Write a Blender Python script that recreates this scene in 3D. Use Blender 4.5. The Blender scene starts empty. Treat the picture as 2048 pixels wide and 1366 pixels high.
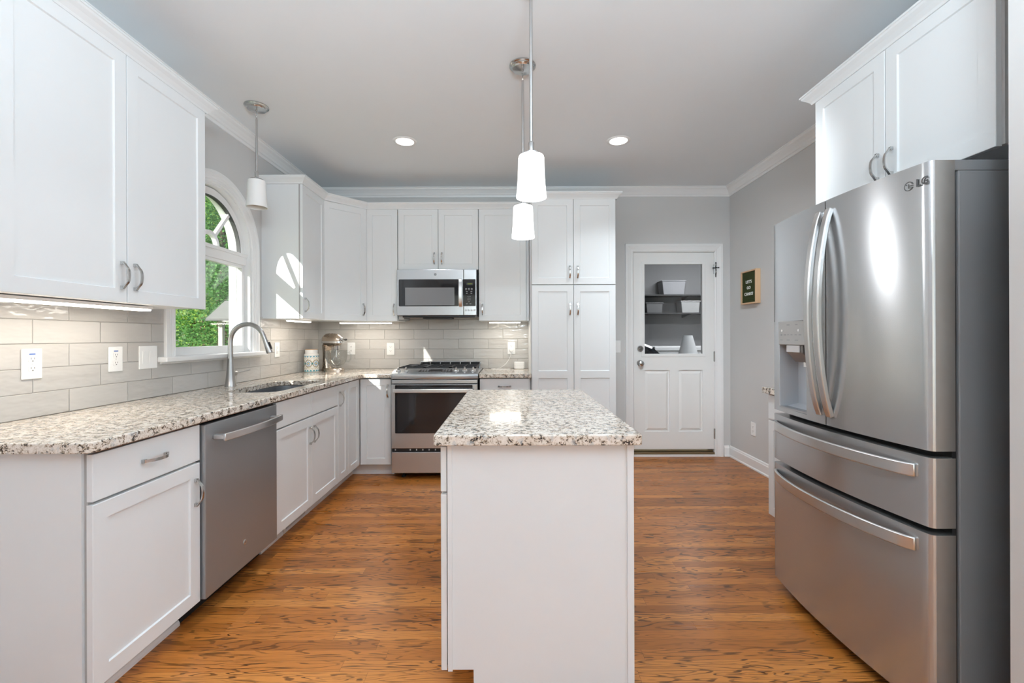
import bpy, bmesh, math, random
from mathutils import Vector, Matrix
random.seed(7)
PI = math.pi
S = bpy.context.scene
COL = S.collection

# ------------------------------------------------------------------ camera
F_PX = 890.0
CAM_H = 1.243
cam_d = bpy.data.cameras.new('camera')
cam_d.sensor_fit = 'HORIZONTAL'
cam_d.sensor_width = 36.0
cam_d.lens = F_PX / 2048.0 * 36.0
cam_d.shift_x = 4 / 2048.0
cam_d.shift_y = -10 / 2048.0
cam_d.clip_start = 0.02
cam = bpy.data.objects.new('camera', cam_d)
COL.objects.link(cam)
cam.matrix_world = Matrix.Translation((0, 0, CAM_H)) @ Matrix.Rotation(PI / 2, 4, 'X') @ Matrix.Rotation(-0.0035, 4, 'Z')
S.camera = cam

# ------------------------------------------------------------------ sky, sun, fill lights, exposure
S.view_settings.view_transform = 'Standard'
S.view_settings.look = 'None'
S.view_settings.gamma = 1.0
S.view_settings.use_curve_mapping = False
S.view_settings.exposure = 0.2
S.cycles.use_denoising = True
S.cycles.max_bounces = 10
S.cycles.diffuse_bounces = 6
S.cycles.glossy_bounces = 5
S.cycles.transparent_max_bounces = 16
S.cycles.sample_clamp_indirect = 6.0
S.cycles.caustics_reflective = False
S.cycles.caustics_refractive = False

world = bpy.data.worlds.new('sky')
S.world = world
world.use_nodes = True
wn = world.node_tree
wn.nodes.clear()
w_out = wn.nodes.new('ShaderNodeOutputWorld')
w_bg = wn.nodes.new('ShaderNodeBackground')
w_sky = wn.nodes.new('ShaderNodeTexSky')
w_sky.sky_type = 'HOSEK_WILKIE'
w_sky.turbidity = 4.0
w_sky.ground_albedo = 0.4
w_sky.sun_direction = (-0.57, -0.70, 0.42)
w_bg.inputs['Strength'].default_value = 3.5
wn.links.new(w_sky.outputs[0], w_bg.inputs['Color'])
wn.links.new(w_bg.outputs[0], w_out.inputs['Surface'])


def lamp(name, kind, loc, energy, color=(1, 1, 1), direction=None, **kw):
    d = bpy.data.lights.new(name, kind)
    d.energy = energy
    d.color = color
    for k, v in kw.items():
        setattr(d, k, v)
    o = bpy.data.objects.new(name, d)
    COL.objects.link(o)
    o.location = loc
    if direction is not None:
        o.rotation_euler = Vector(direction).to_track_quat('-Z', 'Y').to_euler()
    return o


SUN_DIR = (0.59, 0.80, -0.52)          # direction the sunlight travels
lamp('sun', 'SUN', (-6, -6, 6), 8.5, (1.0, 0.97, 0.92), SUN_DIR, angle=0.008)
# added fill lights behind the camera, standing in for daylight from unseen windows
lamp('rear_fill_light', 'AREA', (0.9, -4.35, 1.35), 34, (0.70, 0.87, 1.0), (0, 1, 0.95), shape='RECTANGLE', size=5.0, size_y=2.2)
lamp('side_fill_light', 'AREA', (3.85, -0.5, 1.4), 95, (0.70, 0.87, 1.0), (-1, 0.15, 0.9), shape='RECTANGLE', size=2.6, size_y=1.8)

# added upward fill light behind the camera, brightens the ceiling, no fixture
lamp('ceiling_fill_light', 'AREA', (0.2, -0.5, 1.95), 130, (0.76, 0.90, 1.0), (0, 0.25, 1), shape='DISK', size=0.7)

# ------------------------------------------------------------------ helpers
LOC = {}


class MB:
    """collects faces of one part"""

    def __init__(self):
        self.v, self.f, self.m, self.s = [], [], [], []

    def add(self, verts, faces, mi=0, smooth=False):
        b = len(self.v)
        self.v += [tuple(p) for p in verts]
        for fc in faces:
            self.f.append([b + i for i in fc])
            self.m.append(mi)
            self.s.append(smooth)
        return self

    def box(self, x0, y0, z0, x1, y1, z1, mi=0):
        x0, x1 = min(x0, x1), max(x0, x1)
        y0, y1 = min(y0, y1), max(y0, y1)
        z0, z1 = min(z0, z1), max(z0, z1)
        v = [(x0, y0, z0), (x1, y0, z0), (x1, y1, z0), (x0, y1, z0), (x0, y0, z1), (x1, y0, z1), (x1, y1, z1), (x0, y1, z1)]
        return self.add(v, [(3, 2, 1, 0), (4, 5, 6, 7), (0, 1, 5, 4), (1, 2, 6, 5), (2, 3, 7, 6), (3, 0, 4, 7)], mi)

    def obox(self, o, u, v, n, w, h, d, mi=0):
        """box from corner o along unit vectors u (w), v (h), n (d)"""
        o, u, v, n = Vector(o), Vector(u) * w, Vector(v) * h, Vector(n) * d
        p = [o, o + u, o + u + v, o + v, o + n, o + u + n, o + u + v + n, o + v + n]
        return self.add(p, [(3, 2, 1, 0), (4, 5, 6, 7), (0, 1, 5, 4), (1, 2, 6, 5), (2, 3, 7, 6), (3, 0, 4, 7)], mi)

    def prism(self, poly, z0, z1, mi=0, smooth=False, fr=None):
        """polygon in (a, b) extruded along c; fr = function (a, b, c) -> world"""
        fr = fr or (lambda a, b, c: (a, b, c))
        n = len(poly)
        p = [fr(a, b, z0) for a, b in poly] + [fr(a, b, z1) for a, b in poly]
        self.add(p, [list(range(n - 1, -1, -1)), list(range(n, 2 * n))] , mi)
        self.add(p, [(i, (i + 1) % n, n + (i + 1) % n, n + i) for i in range(n)], mi, smooth)
        return self

    def tube(self, pts, r, seg=14, caps=True, mi=0, smooth=True, flat=1.0):
        pts = [Vector(p) for p in pts]
        n = len(pts)
        rs = [r] * n if not hasattr(r, '__len__') else list(r)
        rings = []
        up = None
        for i, p in enumerate(pts):
            t = (pts[min(i + 1, n - 1)] - pts[max(i - 1, 0)]).normalized()
            if up is None:
                a = Vector((0, 0, 1)) if abs(t.z) < 0.9 else Vector((1, 0, 0))
                up = (a - t * a.dot(t)).normalized()
            else:
                up = (up - t * up.dot(t)).normalized()
            sd = t.cross(up)
            rings.append([p + (up * math.cos(2 * PI * k / seg) * flat + sd * math.sin(2 * PI * k / seg)) * rs[i] for k in range(seg)])
        vv = [q for rg in rings for q in rg]
        ff = [(i * seg + k, i * seg + (k + 1) % seg, (i + 1) * seg + (k + 1) % seg, (i + 1) * seg + k) for i in range(n - 1) for k in range(seg)]
        self.add(vv, ff, mi, smooth)
        if caps:
            self.add(rings[0], [list(range(seg - 1, -1, -1))], mi)
            self.add(rings[-1], [list(range(seg))], mi)
        return self

    def lathe(self, prof, c, seg=32, axis=(0, 0, 1), mi=0, smooth=True, sx=1.0):
        """profile of (r, h) around axis from centre c"""
        c, ax = Vector(c), Vector(axis).normalized()
        a = Vector((1, 0, 0)) if abs(ax.x) < 0.9 else Vector((0, 1, 0))
        e1 = (a - ax * a.dot(ax)).normalized()
        e2 = ax.cross(e1)
        n = len(prof)
        vv = []
        for r, h in prof:
            for k in range(seg):
                th = 2 * PI * k / seg
                vv.append(c + ax * h + (e1 * math.cos(th) + e2 * math.sin(th) * sx) * max(r, 1e-5))
        ff = [(i * seg + k, i * seg + (k + 1) % seg, (i + 1) * seg + (k + 1) % seg, (i + 1) * seg + k) for i in range(n - 1) for k in range(seg)]
        return self.add(vv, ff, mi, smooth)

    def bar(self, pts, side, hw, th, mi=0, smooth=True):
        """flat bar: rectangle 2*hw (along side) x th swept along pts"""
        pts = [Vector(p) for p in pts]
        sd = Vector(side).normalized()
        n = len(pts)
        vv = []
        for i, p in enumerate(pts):
            t = (pts[min(i + 1, n - 1)] - pts[max(i - 1, 0)]).normalized()
            nn = t.cross(sd).normalized()
            w = hw[i] if hasattr(hw, '__len__') else hw
            vv += [p - sd * w - nn * th / 2, p + sd * w - nn * th / 2, p + sd * w + nn * th / 2, p - sd * w + nn * th / 2]
        ff = [(4 * i + k, 4 * i + (k + 1) % 4, 4 * i + 4 + (k + 1) % 4, 4 * i + 4 + k) for i in range(n - 1) for k in range(4)]
        self.add(vv, ff, mi, smooth)
        self.add(vv[:4], [(3, 2, 1, 0)], mi)
        self.add(vv[-4:], [(0, 1, 2, 3)], mi)
        return self

    def sweep(self, path, prof, side=1, mi=0, closed=False, smooth=False):
        """profile (out, z) swept along a horizontal path of (x, y, z) with mitred corners; side +1 = outward to the left of travel"""
        n = len(path)
        pts = [Vector(p) for p in path]
        rings = []
        for i, p in enumerate(pts):
            d0 = (pts[i] - pts[i - 1]) if i > 0 else None
            d1 = (pts[i + 1] - pts[i]) if i < n - 1 else None
            ns = []
            for d in (d0, d1):
                if d is not None:
                    d = Vector((d.x, d.y, 0)).normalized()
                    ns.append(Vector((-d.y, d.x, 0)) * side)
            if len(ns) == 2:
                m = (ns[0] + ns[1])
                m = m / max(1e-6, (1 + ns[0].dot(ns[1])))
            else:
                m = ns[0]
            rings.append([p + m * a + Vector((0, 0, b)) for a, b in prof])
        k = len(prof)
        vv = [q for r in rings for q in r]
        ff = [(i * k + j, i * k + (j + 1) % k, (i + 1) * k + (j + 1) % k, (i + 1) * k + j) for i in range(n - 1) for j in range(k)]
        self.add(vv, ff, mi, smooth)
        self.add(rings[0], [list(range(k - 1, -1, -1))], mi)
        self.add(rings[-1], [list(range(k))], mi)
        return self


def mesh_of(name, mb, loc=(0, 0, 0), recalc=True):
    me = bpy.data.meshes.new(name)
    l = Vector(loc)
    me.from_pydata([tuple(Vector(p) - l) for p in mb.v], [], mb.f)
    for i, p in enumerate(me.polygons):
        p.material_index = mb.m[i]
        p.use_smooth = mb.s[i]
    if recalc:
        bm = bmesh.new()
        bm.from_mesh(me)
        bmesh.ops.remove_doubles(bm, verts=bm.verts, dist=1e-6)
        bmesh.ops.recalc_face_normals(bm, faces=bm.faces)
        bm.to_mesh(me)
        bm.free()
    if any(mb.s):
        me.set_sharp_from_angle(angle=math.radians(42))
    me.update()
    return me


def _obj(name, mb, mat, parent=None, loc=None, bevel=0.0, seg=2, recalc=True):
    base = LOC[parent.name] if parent is not None else Vector(loc or (0, 0, 0))
    me = mesh_of(name, mb, base, recalc)
    for m in (mat if isinstance(mat, (list, tuple)) else [mat]):
        me.materials.append(m)
    o = bpy.data.objects.new(name, me)
    COL.objects.link(o)
    LOC[o.name] = base
    if parent is not None:
        o.parent = parent
    else:
        o.location = base
    if bevel:
        b = o.modifiers.new('bevel', 'BEVEL')
        b.width = bevel
        b.segments = seg
        b.limit_method = 'ANGLE'
        b.angle_limit = math.radians(40)
    return o


def thing(name, label, cat, loc, group=None):
    o = bpy.data.objects.new(name, None)
    o.empty_display_size = 0.05
    COL.objects.link(o)
    o.location = loc
    LOC[o.name] = Vector(loc)
    o['label'] = label
    o['category'] = cat
    if group:
        o['group'] = group
    return o


def part(name, mb, mat, parent, label=None, **kw):
    o = _obj(name, mb, mat, parent, **kw)
    if label:
        o['label'] = label
    return o


def solo(name, mb, mat, label, cat, loc, group=None, kind=None, **kw):
    o = _obj(name, mb, mat, None, loc, **kw)
    o['label'] = label
    o['category'] = cat
    if group:
        o['group'] = group
    if kind:
        o['kind'] = kind
    return o


def struct(name, mb, mat, label=None, loc=(0, 0, 0), **kw):
    o = _obj(name, mb, mat, None, loc, **kw)
    o['kind'] = 'structure'
    if label:
        o['label'] = label
    return o


def structroot(name, loc, label=None):
    o = bpy.data.objects.new(name, None)
    COL.objects.link(o)
    o.location = loc
    LOC[o.name] = Vector(loc)
    o['kind'] = 'structure'
    if label:
        o['label'] = label
    return o


def text_mb(txt, size, o, u, v, n, depth=0.001, space=1.0, mi=0, bold=0.0):
    """letters as real thin solids, centred on o, reading along u with v up and n outward"""
    cu = bpy.data.curves.new('lettering', 'FONT')
    cu.body = txt
    cu.size = size
    cu.align_x = 'CENTER'
    cu.align_y = 'CENTER'
    cu.extrude = depth / 2
    cu.offset = bold
    cu.space_character = space
    ob = bpy.data.objects.new('lettering', cu)
    COL.objects.link(ob)
    dg = bpy.context.evaluated_depsgraph_get()
    me = bpy.data.meshes.new_from_object(ob.evaluated_get(dg))
    o, u, v, n = Vector(o), Vector(u), Vector(v), Vector(n)
    mb = MB()
    mb.add([o + u * q.co.x + v * q.co.y + n * (q.co.z + depth / 2) for q in me.vertices], [list(p.vertices) for p in me.polygons], mi)
    bpy.data.objects.remove(ob)
    bpy.data.curves.remove(cu)
    bpy.data.meshes.remove(me)
    return mb


def merge(a, b):
    o = len(a.v)
    a.v += b.v
    a.f += [[i + o for i in fc] for fc in b.f]
    a.m += b.m
    a.s += b.s
    return a


def rounded(x0, y0, x1, y1, r, seg=5):
    out = []
    for cx, cy, a0 in ((x1 - r, y1 - r, 0), (x0 + r, y1 - r, 90), (x0 + r, y0 + r, 180), (x1 - r, y0 + r, 270)):
        for k in range(seg + 1):
            a = math.radians(a0 + 90 * k / seg)
            out.append((cx + r * math.cos(a), cy + r * math.sin(a)))
    return out


# ------------------------------------------------------------------ materials
def new_mat(name):
    m = bpy.data.materials.new(name)
    m.use_nodes = True
    nt = m.node_tree
    nt.nodes.clear()
    out = nt.nodes.new('ShaderNodeOutputMaterial')
    return m, nt, out


class NG:
    def __init__(self, nt):
        self.nt = nt

    def n(self, t, **kw):
        nd = self.nt.nodes.new(t)
        for k, v in kw.items():
            setattr(nd, k, v)
        return nd

    def link(self, a, b):
        self.nt.links.new(a, b)

    def val(self, sock, x):
        if isinstance(x, (int, float)):
            sock.default_value = x
        elif isinstance(x, (tuple, list)):
            sock.default_value = x if len(x) == len(sock.default_value) else tuple(x) + (1,)
        else:
            self.link(x, sock)

    def math(self, op, a, b=None, c=None, clamp=False):
        nd = self.n('ShaderNodeMath', operation=op, use_clamp=clamp)
        for i, x in enumerate((a, b, c)):
            if x is not None:
                self.val(nd.inputs[i], x)
        return nd.outputs[0]

    def mix(self, f, a, b, blend='MIX'):
        nd = self.n('ShaderNodeMix', data_type='RGBA', blend_type=blend)
        self.val(nd.inputs[0], f)
        self.val(nd.inputs[6], a)
        self.val(nd.inputs[7], b)
        return nd.outputs[2]

    def noise(self, vec, scale, detail=3, rough=0.5, dist=0.0, dims='3D'):
        nd = self.n('ShaderNodeTexNoise', noise_dimensions=dims)
        if vec is not None:
            self.link(vec, nd.inputs['Vector'])
        nd.inputs['Scale'].default_value = scale
        nd.inputs['Detail'].default_value = detail
        nd.inputs['Roughness'].default_value = rough
        nd.inputs['Distortion'].default_value = dist
        return nd

    def white(self, x, y=None):
        nd = self.n('ShaderNodeTexWhiteNoise', noise_dimensions='3D')
        nd2 = self.n('ShaderNodeCombineXYZ')
        self.val(nd2.inputs[0], x)
        if y is not None:
            self.val(nd2.inputs[1], y)
        nd2.inputs[2].default_value = 0.37
        self.link(nd2.outputs[0], nd.inputs['Vector'])
        return nd

    def comb(self, x, y, z=0.0):
        nd = self.n('ShaderNodeCombineXYZ')
        for i, q in enumerate((x, y, z)):
            self.val(nd.inputs[i], q)
        return nd.outputs[0]

    def pos(self):
        g = self.n('ShaderNodeNewGeometry')
        sp = self.n('ShaderNodeSeparateXYZ')
        self.link(g.outputs['Position'], sp.inputs[0])
        return g.outputs['Position'], sp.outputs

    def ramp(self, f, stops, interp='LINEAR'):
        nd = self.n('ShaderNodeValToRGB')
        cr = nd.color_ramp
        cr.interpolation = interp
        while len(cr.elements) < len(stops):
            cr.elements.new(0.5)
        for e, (p, c) in zip(cr.elements, stops):
            e.position = p
            e.color = tuple(c) + (1,) if len(c) == 3 else c
        self.val(nd.inputs[0], f)
        return nd.outputs[0]

    def bump(self, h, strength=0.2, dist=0.01):
        nd = self.n('ShaderNodeBump')
        self.link(h, nd.inputs['Height'])
        nd.inputs['Strength'].default_value = strength
        nd.inputs['Distance'].default_value = dist
        return nd.outputs[0]

    def bsdf(self, color=(0.8, 0.8, 0.8), rough=0.5, metal=0.0, spec=0.5, **kw):
        nd = self.n('ShaderNodeBsdfPrincipled')
        self.val(nd.inputs['Base Color'], color)
        self.val(nd.inputs['Roughness'], rough)
        nd.inputs['Metallic'].default_value = metal
        nd.inputs['Specular IOR Level'].default_value = spec
        for k, v in kw.items():
            self.val(nd.inputs[k.replace('_', ' ')], v)
        return nd


def paint(name, col, rough=0.5, spec=0.4, var=0.015, bump=0.0, scale=6):
    m, nt, out = new_mat(name)
    g = NG(nt)
    p, _ = g.pos()
    nz = g.noise(p, scale, 3)
    c = g.mix(nz.outputs[0], tuple(x * (1 - var) for x in col), tuple(min(1, x * (1 + var)) for x in col))
    b = g.bsdf(c, rough, 0, spec)
    if bump:
        nz2 = g.noise(p, 220, 3)
        g.link(g.bump(nz2.outputs[0], bump, 0.002), b.inputs['Normal'])
    g.link(b.outputs[0], out.inputs[0])
    return m


def metal(name, col, rough=0.3, brush=None, aniso=0.0, var=0.06, rot=0.0, met=1.0):
    """brushed or plain metal; brush = axis the brush lines run along"""
    m, nt, out = new_mat(name)
    g = NG(nt)
    p, s = g.pos()
    if brush:
        k = {'X': (3, 1400, 1400), 'Y': (1400, 3, 1400), 'Z': (1400, 1400, 3)}[brush]
        vec = g.comb(g.math('MULTIPLY', s[0], k[0]), g.math('MULTIPLY', s[1], k[1]), g.math('MULTIPLY', s[2], k[2]))
        nz = g.noise(vec, 1.0, 2)
    else:
        nz = g.noise(p, 30, 2)
    c = g.mix(nz.outputs[0], tuple(x * (1 - var) for x in col), tuple(min(1, x * (1 + var)) for x in col))
    r = g.math('ADD', g.math('MULTIPLY', nz.outputs[0], 0.04), rough - 0.02)
    b = g.bsdf(c, r, met, 0.5)
    if aniso:
        b.inputs['Anisotropic'].default_value = aniso
        b.inputs['Anisotropic Rotation'].default_value = rot
        tg = g.n('ShaderNodeTangent', direction_type='RADIAL', axis='Z')
        g.link(tg.outputs[0], b.inputs['Tangent'])
    g.link(b.outputs[0], out.inputs[0])
    return m


def emit(name, col, strength):
    m, nt, out = new_mat(name)
    g = NG(nt)
    e = g.n('ShaderNodeEmission')
    e.inputs[0].default_value = tuple(col) + (1,)
    e.inputs[1].default_value = strength
    g.link(e.outputs[0], out.inputs[0])
    return m


def pane(name, tint=(0.97, 0.985, 0.98), ior=1.45, rough=0.0):
    """thin window glass: clear with a Fresnel reflection"""
    m, nt, out = new_mat(name)
    g = NG(nt)
    t = g.n('ShaderNodeBsdfTransparent')
    t.inputs[0].default_value = tuple(tint) + (1,)
    gl = g.n('ShaderNodeBsdfGlossy')
    gl.inputs['Roughness'].default_value = rough
    fr = g.n('ShaderNodeFresnel')
    geo = g.n('ShaderNodeNewGeometry')
    g.link(g.math('ADD', ior, g.math('MULTIPLY', geo.outputs['Backfacing'], 1 / ior - ior)), fr.inputs[0])
    mx = g.n('ShaderNodeMixShader')
    g.link(fr.outputs[0], mx.inputs[0])
    g.link(t.outputs[0], mx.inputs[1])
    g.link(gl.outputs[0], mx.inputs[2])
    g.link(mx.outputs[0], out.inputs[0])
    return m


def mat_floor():
    m, nt, out = new_mat('oak_strip_floor')
    g = NG(nt)
    p, s = g.pos()
    W, L = 0.057, 1.0
    yr = g.math('DIVIDE', s[1], W)
    row = g.math('FLOOR', yr)
    fy = g.math('FRACT', yr)
    rr = g.white(row)
    xr = g.math('ADD', g.math('DIVIDE', s[0], L), g.math('MULTIPLY', rr.outputs['Value'], 9.3))
    colm = g.math('FLOOR', xr)
    fx = g.math('FRACT', xr)
    idn = g.white(row, colm)
    sp = g.n('ShaderNodeSeparateColor')
    g.link(idn.outputs['Color'], sp.inputs[0])
    r, gg, b = sp.outputs
    # board tone
    base = g.ramp(r, [(0.0, (0.30, 0.094, 0.018)), (0.35, (0.42, 0.139, 0.027)), (0.7, (0.50, 0.174, 0.035)), (1.0, (0.61, 0.237, 0.055))])
    # cathedral grain: contour lines of a long stretched noise
    gx = g.math('ADD', g.math('MULTIPLY', s[0], 1.35), g.math('MULTIPLY', gg, 60))
    gy = g.math('ADD', g.math('MULTIPLY', s[1], g.math('ADD', 7.0, g.math('MULTIPLY', r, 9.0))), g.math('MULTIPLY', b, 40))
    nz = g.noise(g.comb(gx, gy, g.math('MULTIPLY', b, 20)), 1.6, 2.2, 0.5, 0.35)
    lines = g.math('SINE', g.math('MULTIPLY', nz.outputs[0], 74))
    lines = g.math('MULTIPLY', g.math('SUBTRACT', lines, 0.52), 3.6, clamp=True)
    brk = g.noise(g.comb(g.math('MULTIPLY', s[0], 9), g.math('MULTIPLY', s[1], 70), b), 1.0, 3)
    lines = g.math('MULTIPLY', lines, g.math('MULTIPLY', g.math('SUBTRACT', brk.outputs[0], 0.26), 4.0, clamp=True))
    big = g.noise(g.comb(g.math('ADD', g.math('MULTIPLY', s[0], 2.0), g.math('MULTIPLY', gg, 31)), g.math('MULTIPLY', s[1], 5.0), r), 1.0, 2)
    amt = g.math('MULTIPLY', g.math('SUBTRACT', g.math('ADD', g.math('MULTIPLY', big.outputs[0], 1.1), g.math('MULTIPLY', b, 0.6)), 0.34), 2.0, clamp=True)
    lines = g.math('MULTIPLY', lines, g.math('ADD', 0.12, g.math('MULTIPLY', amt, 0.88)))
    c = g.mix(g.math('MULTIPLY', lines, 0.95), base, (0.038, 0.011, 0.004))
    # fine pores and soft streaks
    po = g.noise(g.comb(g.math('MULTIPLY', s[0], 14), g.math('MULTIPLY', s[1], 420), gg), 1.0, 2)
    c = g.mix(g.math('MULTIPLY', g.math('MULTIPLY', g.math('SUBTRACT', po.outputs[0], 0.52), 4, clamp=True), 0.55), c, (0.14, 0.045, 0.013))
    st = g.noise(g.comb(g.math('MULTIPLY', s[0], 2.2), g.math('MULTIPLY', s[1], 26), r), 1.0, 3)
    c = g.mix(g.math('MULTIPLY', st.outputs[0], 0.30), c, (0.44, 0.165, 0.030))
    # seams
    ey = g.math('MINIMUM', fy, g.math('SUBTRACT', 1, fy))
    ex = g.math('MULTIPLY', g.math('MINIMUM', fx, g.math('SUBTRACT', 1, fx)), L / W)
    e = g.math('MINIMUM', ex, ey)
    seam = g.math('SUBTRACT', 1, g.math('MULTIPLY', e, 38, clamp=True))
    c = g.mix(g.math('MULTIPLY', seam, 0.55), c, (0.09, 0.03, 0.01))
    ro = g.math('ADD', 0.22, g.math('MULTIPLY', st.outputs[0], 0.16))
    bs = g.bsdf(c, ro, 0, 0.45)
    h = g.math('SUBTRACT', g.math('MULTIPLY', po.outputs[0], 0.12), g.math('MULTIPLY', seam, 0.9))
    g.link(g.bump(h, 0.12, 0.002), bs.inputs['Normal'])
    g.link(bs.outputs[0], out.inputs[0])
    return m


def mat_granite():
    m, nt, out = new_mat('speckled_granite')
    g = NG(nt)
    p, s = g.pos()
    wob = g.noise(p, 26, 3)
    add = g.n('ShaderNodeVectorMath', operation='MULTIPLY_ADD')
    g.link(wob.outputs['Color'], add.inputs[0])
    add.inputs[1].default_value = (0.035, 0.035, 0.035)
    g.link(p, add.inputs[2])
    vo = g.n('ShaderNodeTexVoronoi')
    g.link(add.outputs[0], vo.inputs['Vector'])
    vo.inputs['Scale'].default_value = 215
    sp = g.n('ShaderNodeSeparateColor')
    g.link(vo.outputs['Color'], sp.inputs[0])
    clump = g.noise(p, 44, 6, 0.62)
    k = g.math('ADD', g.math('MULTIPLY', sp.outputs[0], 0.34), g.math('MULTIPLY', g.math('ADD', g.math('MULTIPLY', clump.outputs[0], 1.5), -0.28), 0.95))
    c = g.ramp(k, [(0.0, (0.84, 0.785, 0.715)), (0.40, (0.79, 0.73, 0.66)), (0.60, (0.70, 0.63, 0.55)), (0.69, (0.55, 0.47, 0.385)), (0.745, (0.30, 0.225, 0.155)), (0.805, (0.11, 0.085, 0.065)), (0.88, (0.035, 0.03, 0.03))])
    tan = g.noise(p, 9, 3)
    c = g.mix(g.math('MULTIPLY', g.math('MULTIPLY', g.math('SUBTRACT', tan.outputs[0], 0.5), 3.0, clamp=True), 0.45), c, (0.62, 0.47, 0.31), 'MULTIPLY')
    gv = g.n('ShaderNodeTexVoronoi')
    g.link(add.outputs[0], gv.inputs['Vector'])
    gv.inputs['Scale'].default_value = 60
    sp2 = g.n('ShaderNodeSeparateColor')
    g.link(gv.outputs['Color'], sp2.inputs[0])
    c = g.mix(g.math('MULTIPLY', g.math('GREATER_THAN', sp2.outputs[1], 0.90), 0.5), c, (0.50, 0.51, 0.50))
    bs = g.bsdf(c, 0.09, 0, 0.5)
    g.link(bs.outputs[0], out.inputs[0])
    return m


def mat_tile(name, axis, z0=0.914, shift=0.0):
    m, nt, out = new_mat(name)
    g = NG(nt)
    p, s = g.pos()
    a = s[axis]
    H, L = 0.1016, 0.3048
    zr = g.math('DIVIDE', g.math('SUBTRACT', s[2], z0), H)
    row = g.math('FLOOR', zr)
    fz = g.math('FRACT', zr)
    ar = g.math('ADD', g.math('ADD', g.math('DIVIDE', a, L), shift), g.math('MULTIPLY', g.math('MODULO', g.math('ADD', row, 10), 2), 0.5))
    col = g.math('FLOOR', ar)
    fa = g.math('FRACT', ar)
    idn = g.white(row, col)
    sp = g.n('ShaderNodeSeparateColor')
    g.link(idn.outputs['Color'], sp.inputs[0])
    base = g.ramp(sp.outputs[0], [(0, (0.45, 0.43, 0.405)), (0.5, (0.50, 0.48, 0.455)), (1, (0.54, 0.52, 0.495))])
    vec = g.comb(g.math('ADD', g.math('MULTIPLY', a, 5), g.math('MULTIPLY', sp.outputs[1], 30)), g.math('ADD', g.math('MULTIPLY', s[2], 26), g.math('MULTIPLY', sp.outputs[2], 30)), 0)
    nz = g.noise(vec, 1.0, 4, 0.55, 0.8)
    c = g.mix(g.math('MULTIPLY', nz.outputs[0], 0.45), base, (0.60, 0.59, 0.57))
    ez = g.math('MULTIPLY', g.math('MINIMUM', fz, g.math('SUBTRACT', 1, fz)), H)
    ea = g.math('MULTIPLY', g.math('MINIMUM', fa, g.math('SUBTRACT', 1, fa)), L)
    e = g.math('MINIMUM', ez, ea)
    gr = g.math('LESS_THAN', e, 0.0009)
    c = g.mix(gr, c, (0.46, 0.44, 0.42))
    wav = g.noise(g.comb(g.math('MULTIPLY', a, 9), g.math('MULTIPLY', s[2], 22), g.math('MULTIPLY', sp.outputs[1], 9)), 1.0, 2)
    edge = g.math('MULTIPLY', e, 380, clamp=True)
    h = g.math('ADD', g.math('MULTIPLY', wav.outputs[0], 0.9), g.math('MULTIPLY', edge, 0.7))
    bs = g.bsdf(c, g.math('ADD', 0.10, g.math('MULTIPLY', gr, 0.5)), 0, 0.5)
    g.link(g.bump(h, 0.8, 0.006), bs.inputs['Normal'])
    g.link(bs.outputs[0], out.inputs[0])
    return m


def mat_wood(name, c1, c2, axis=2, rough=0.45):
    m, nt, out = new_mat(name)
    g = NG(nt)
    p, s = g.pos()
    k = [60, 60, 60]
    k[axis] = 4
    nz = g.noise(g.comb(g.math('MULTIPLY', s[0], k[0]), g.math('MULTIPLY', s[1], k[1]), g.math('MULTIPLY', s[2], k[2])), 1.0, 4)
    bs = g.bsdf(g.mix(nz.outputs[0], c1, c2), rough, 0, 0.35)
    g.link(bs.outputs[0], out.inputs[0])
    return m


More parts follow.
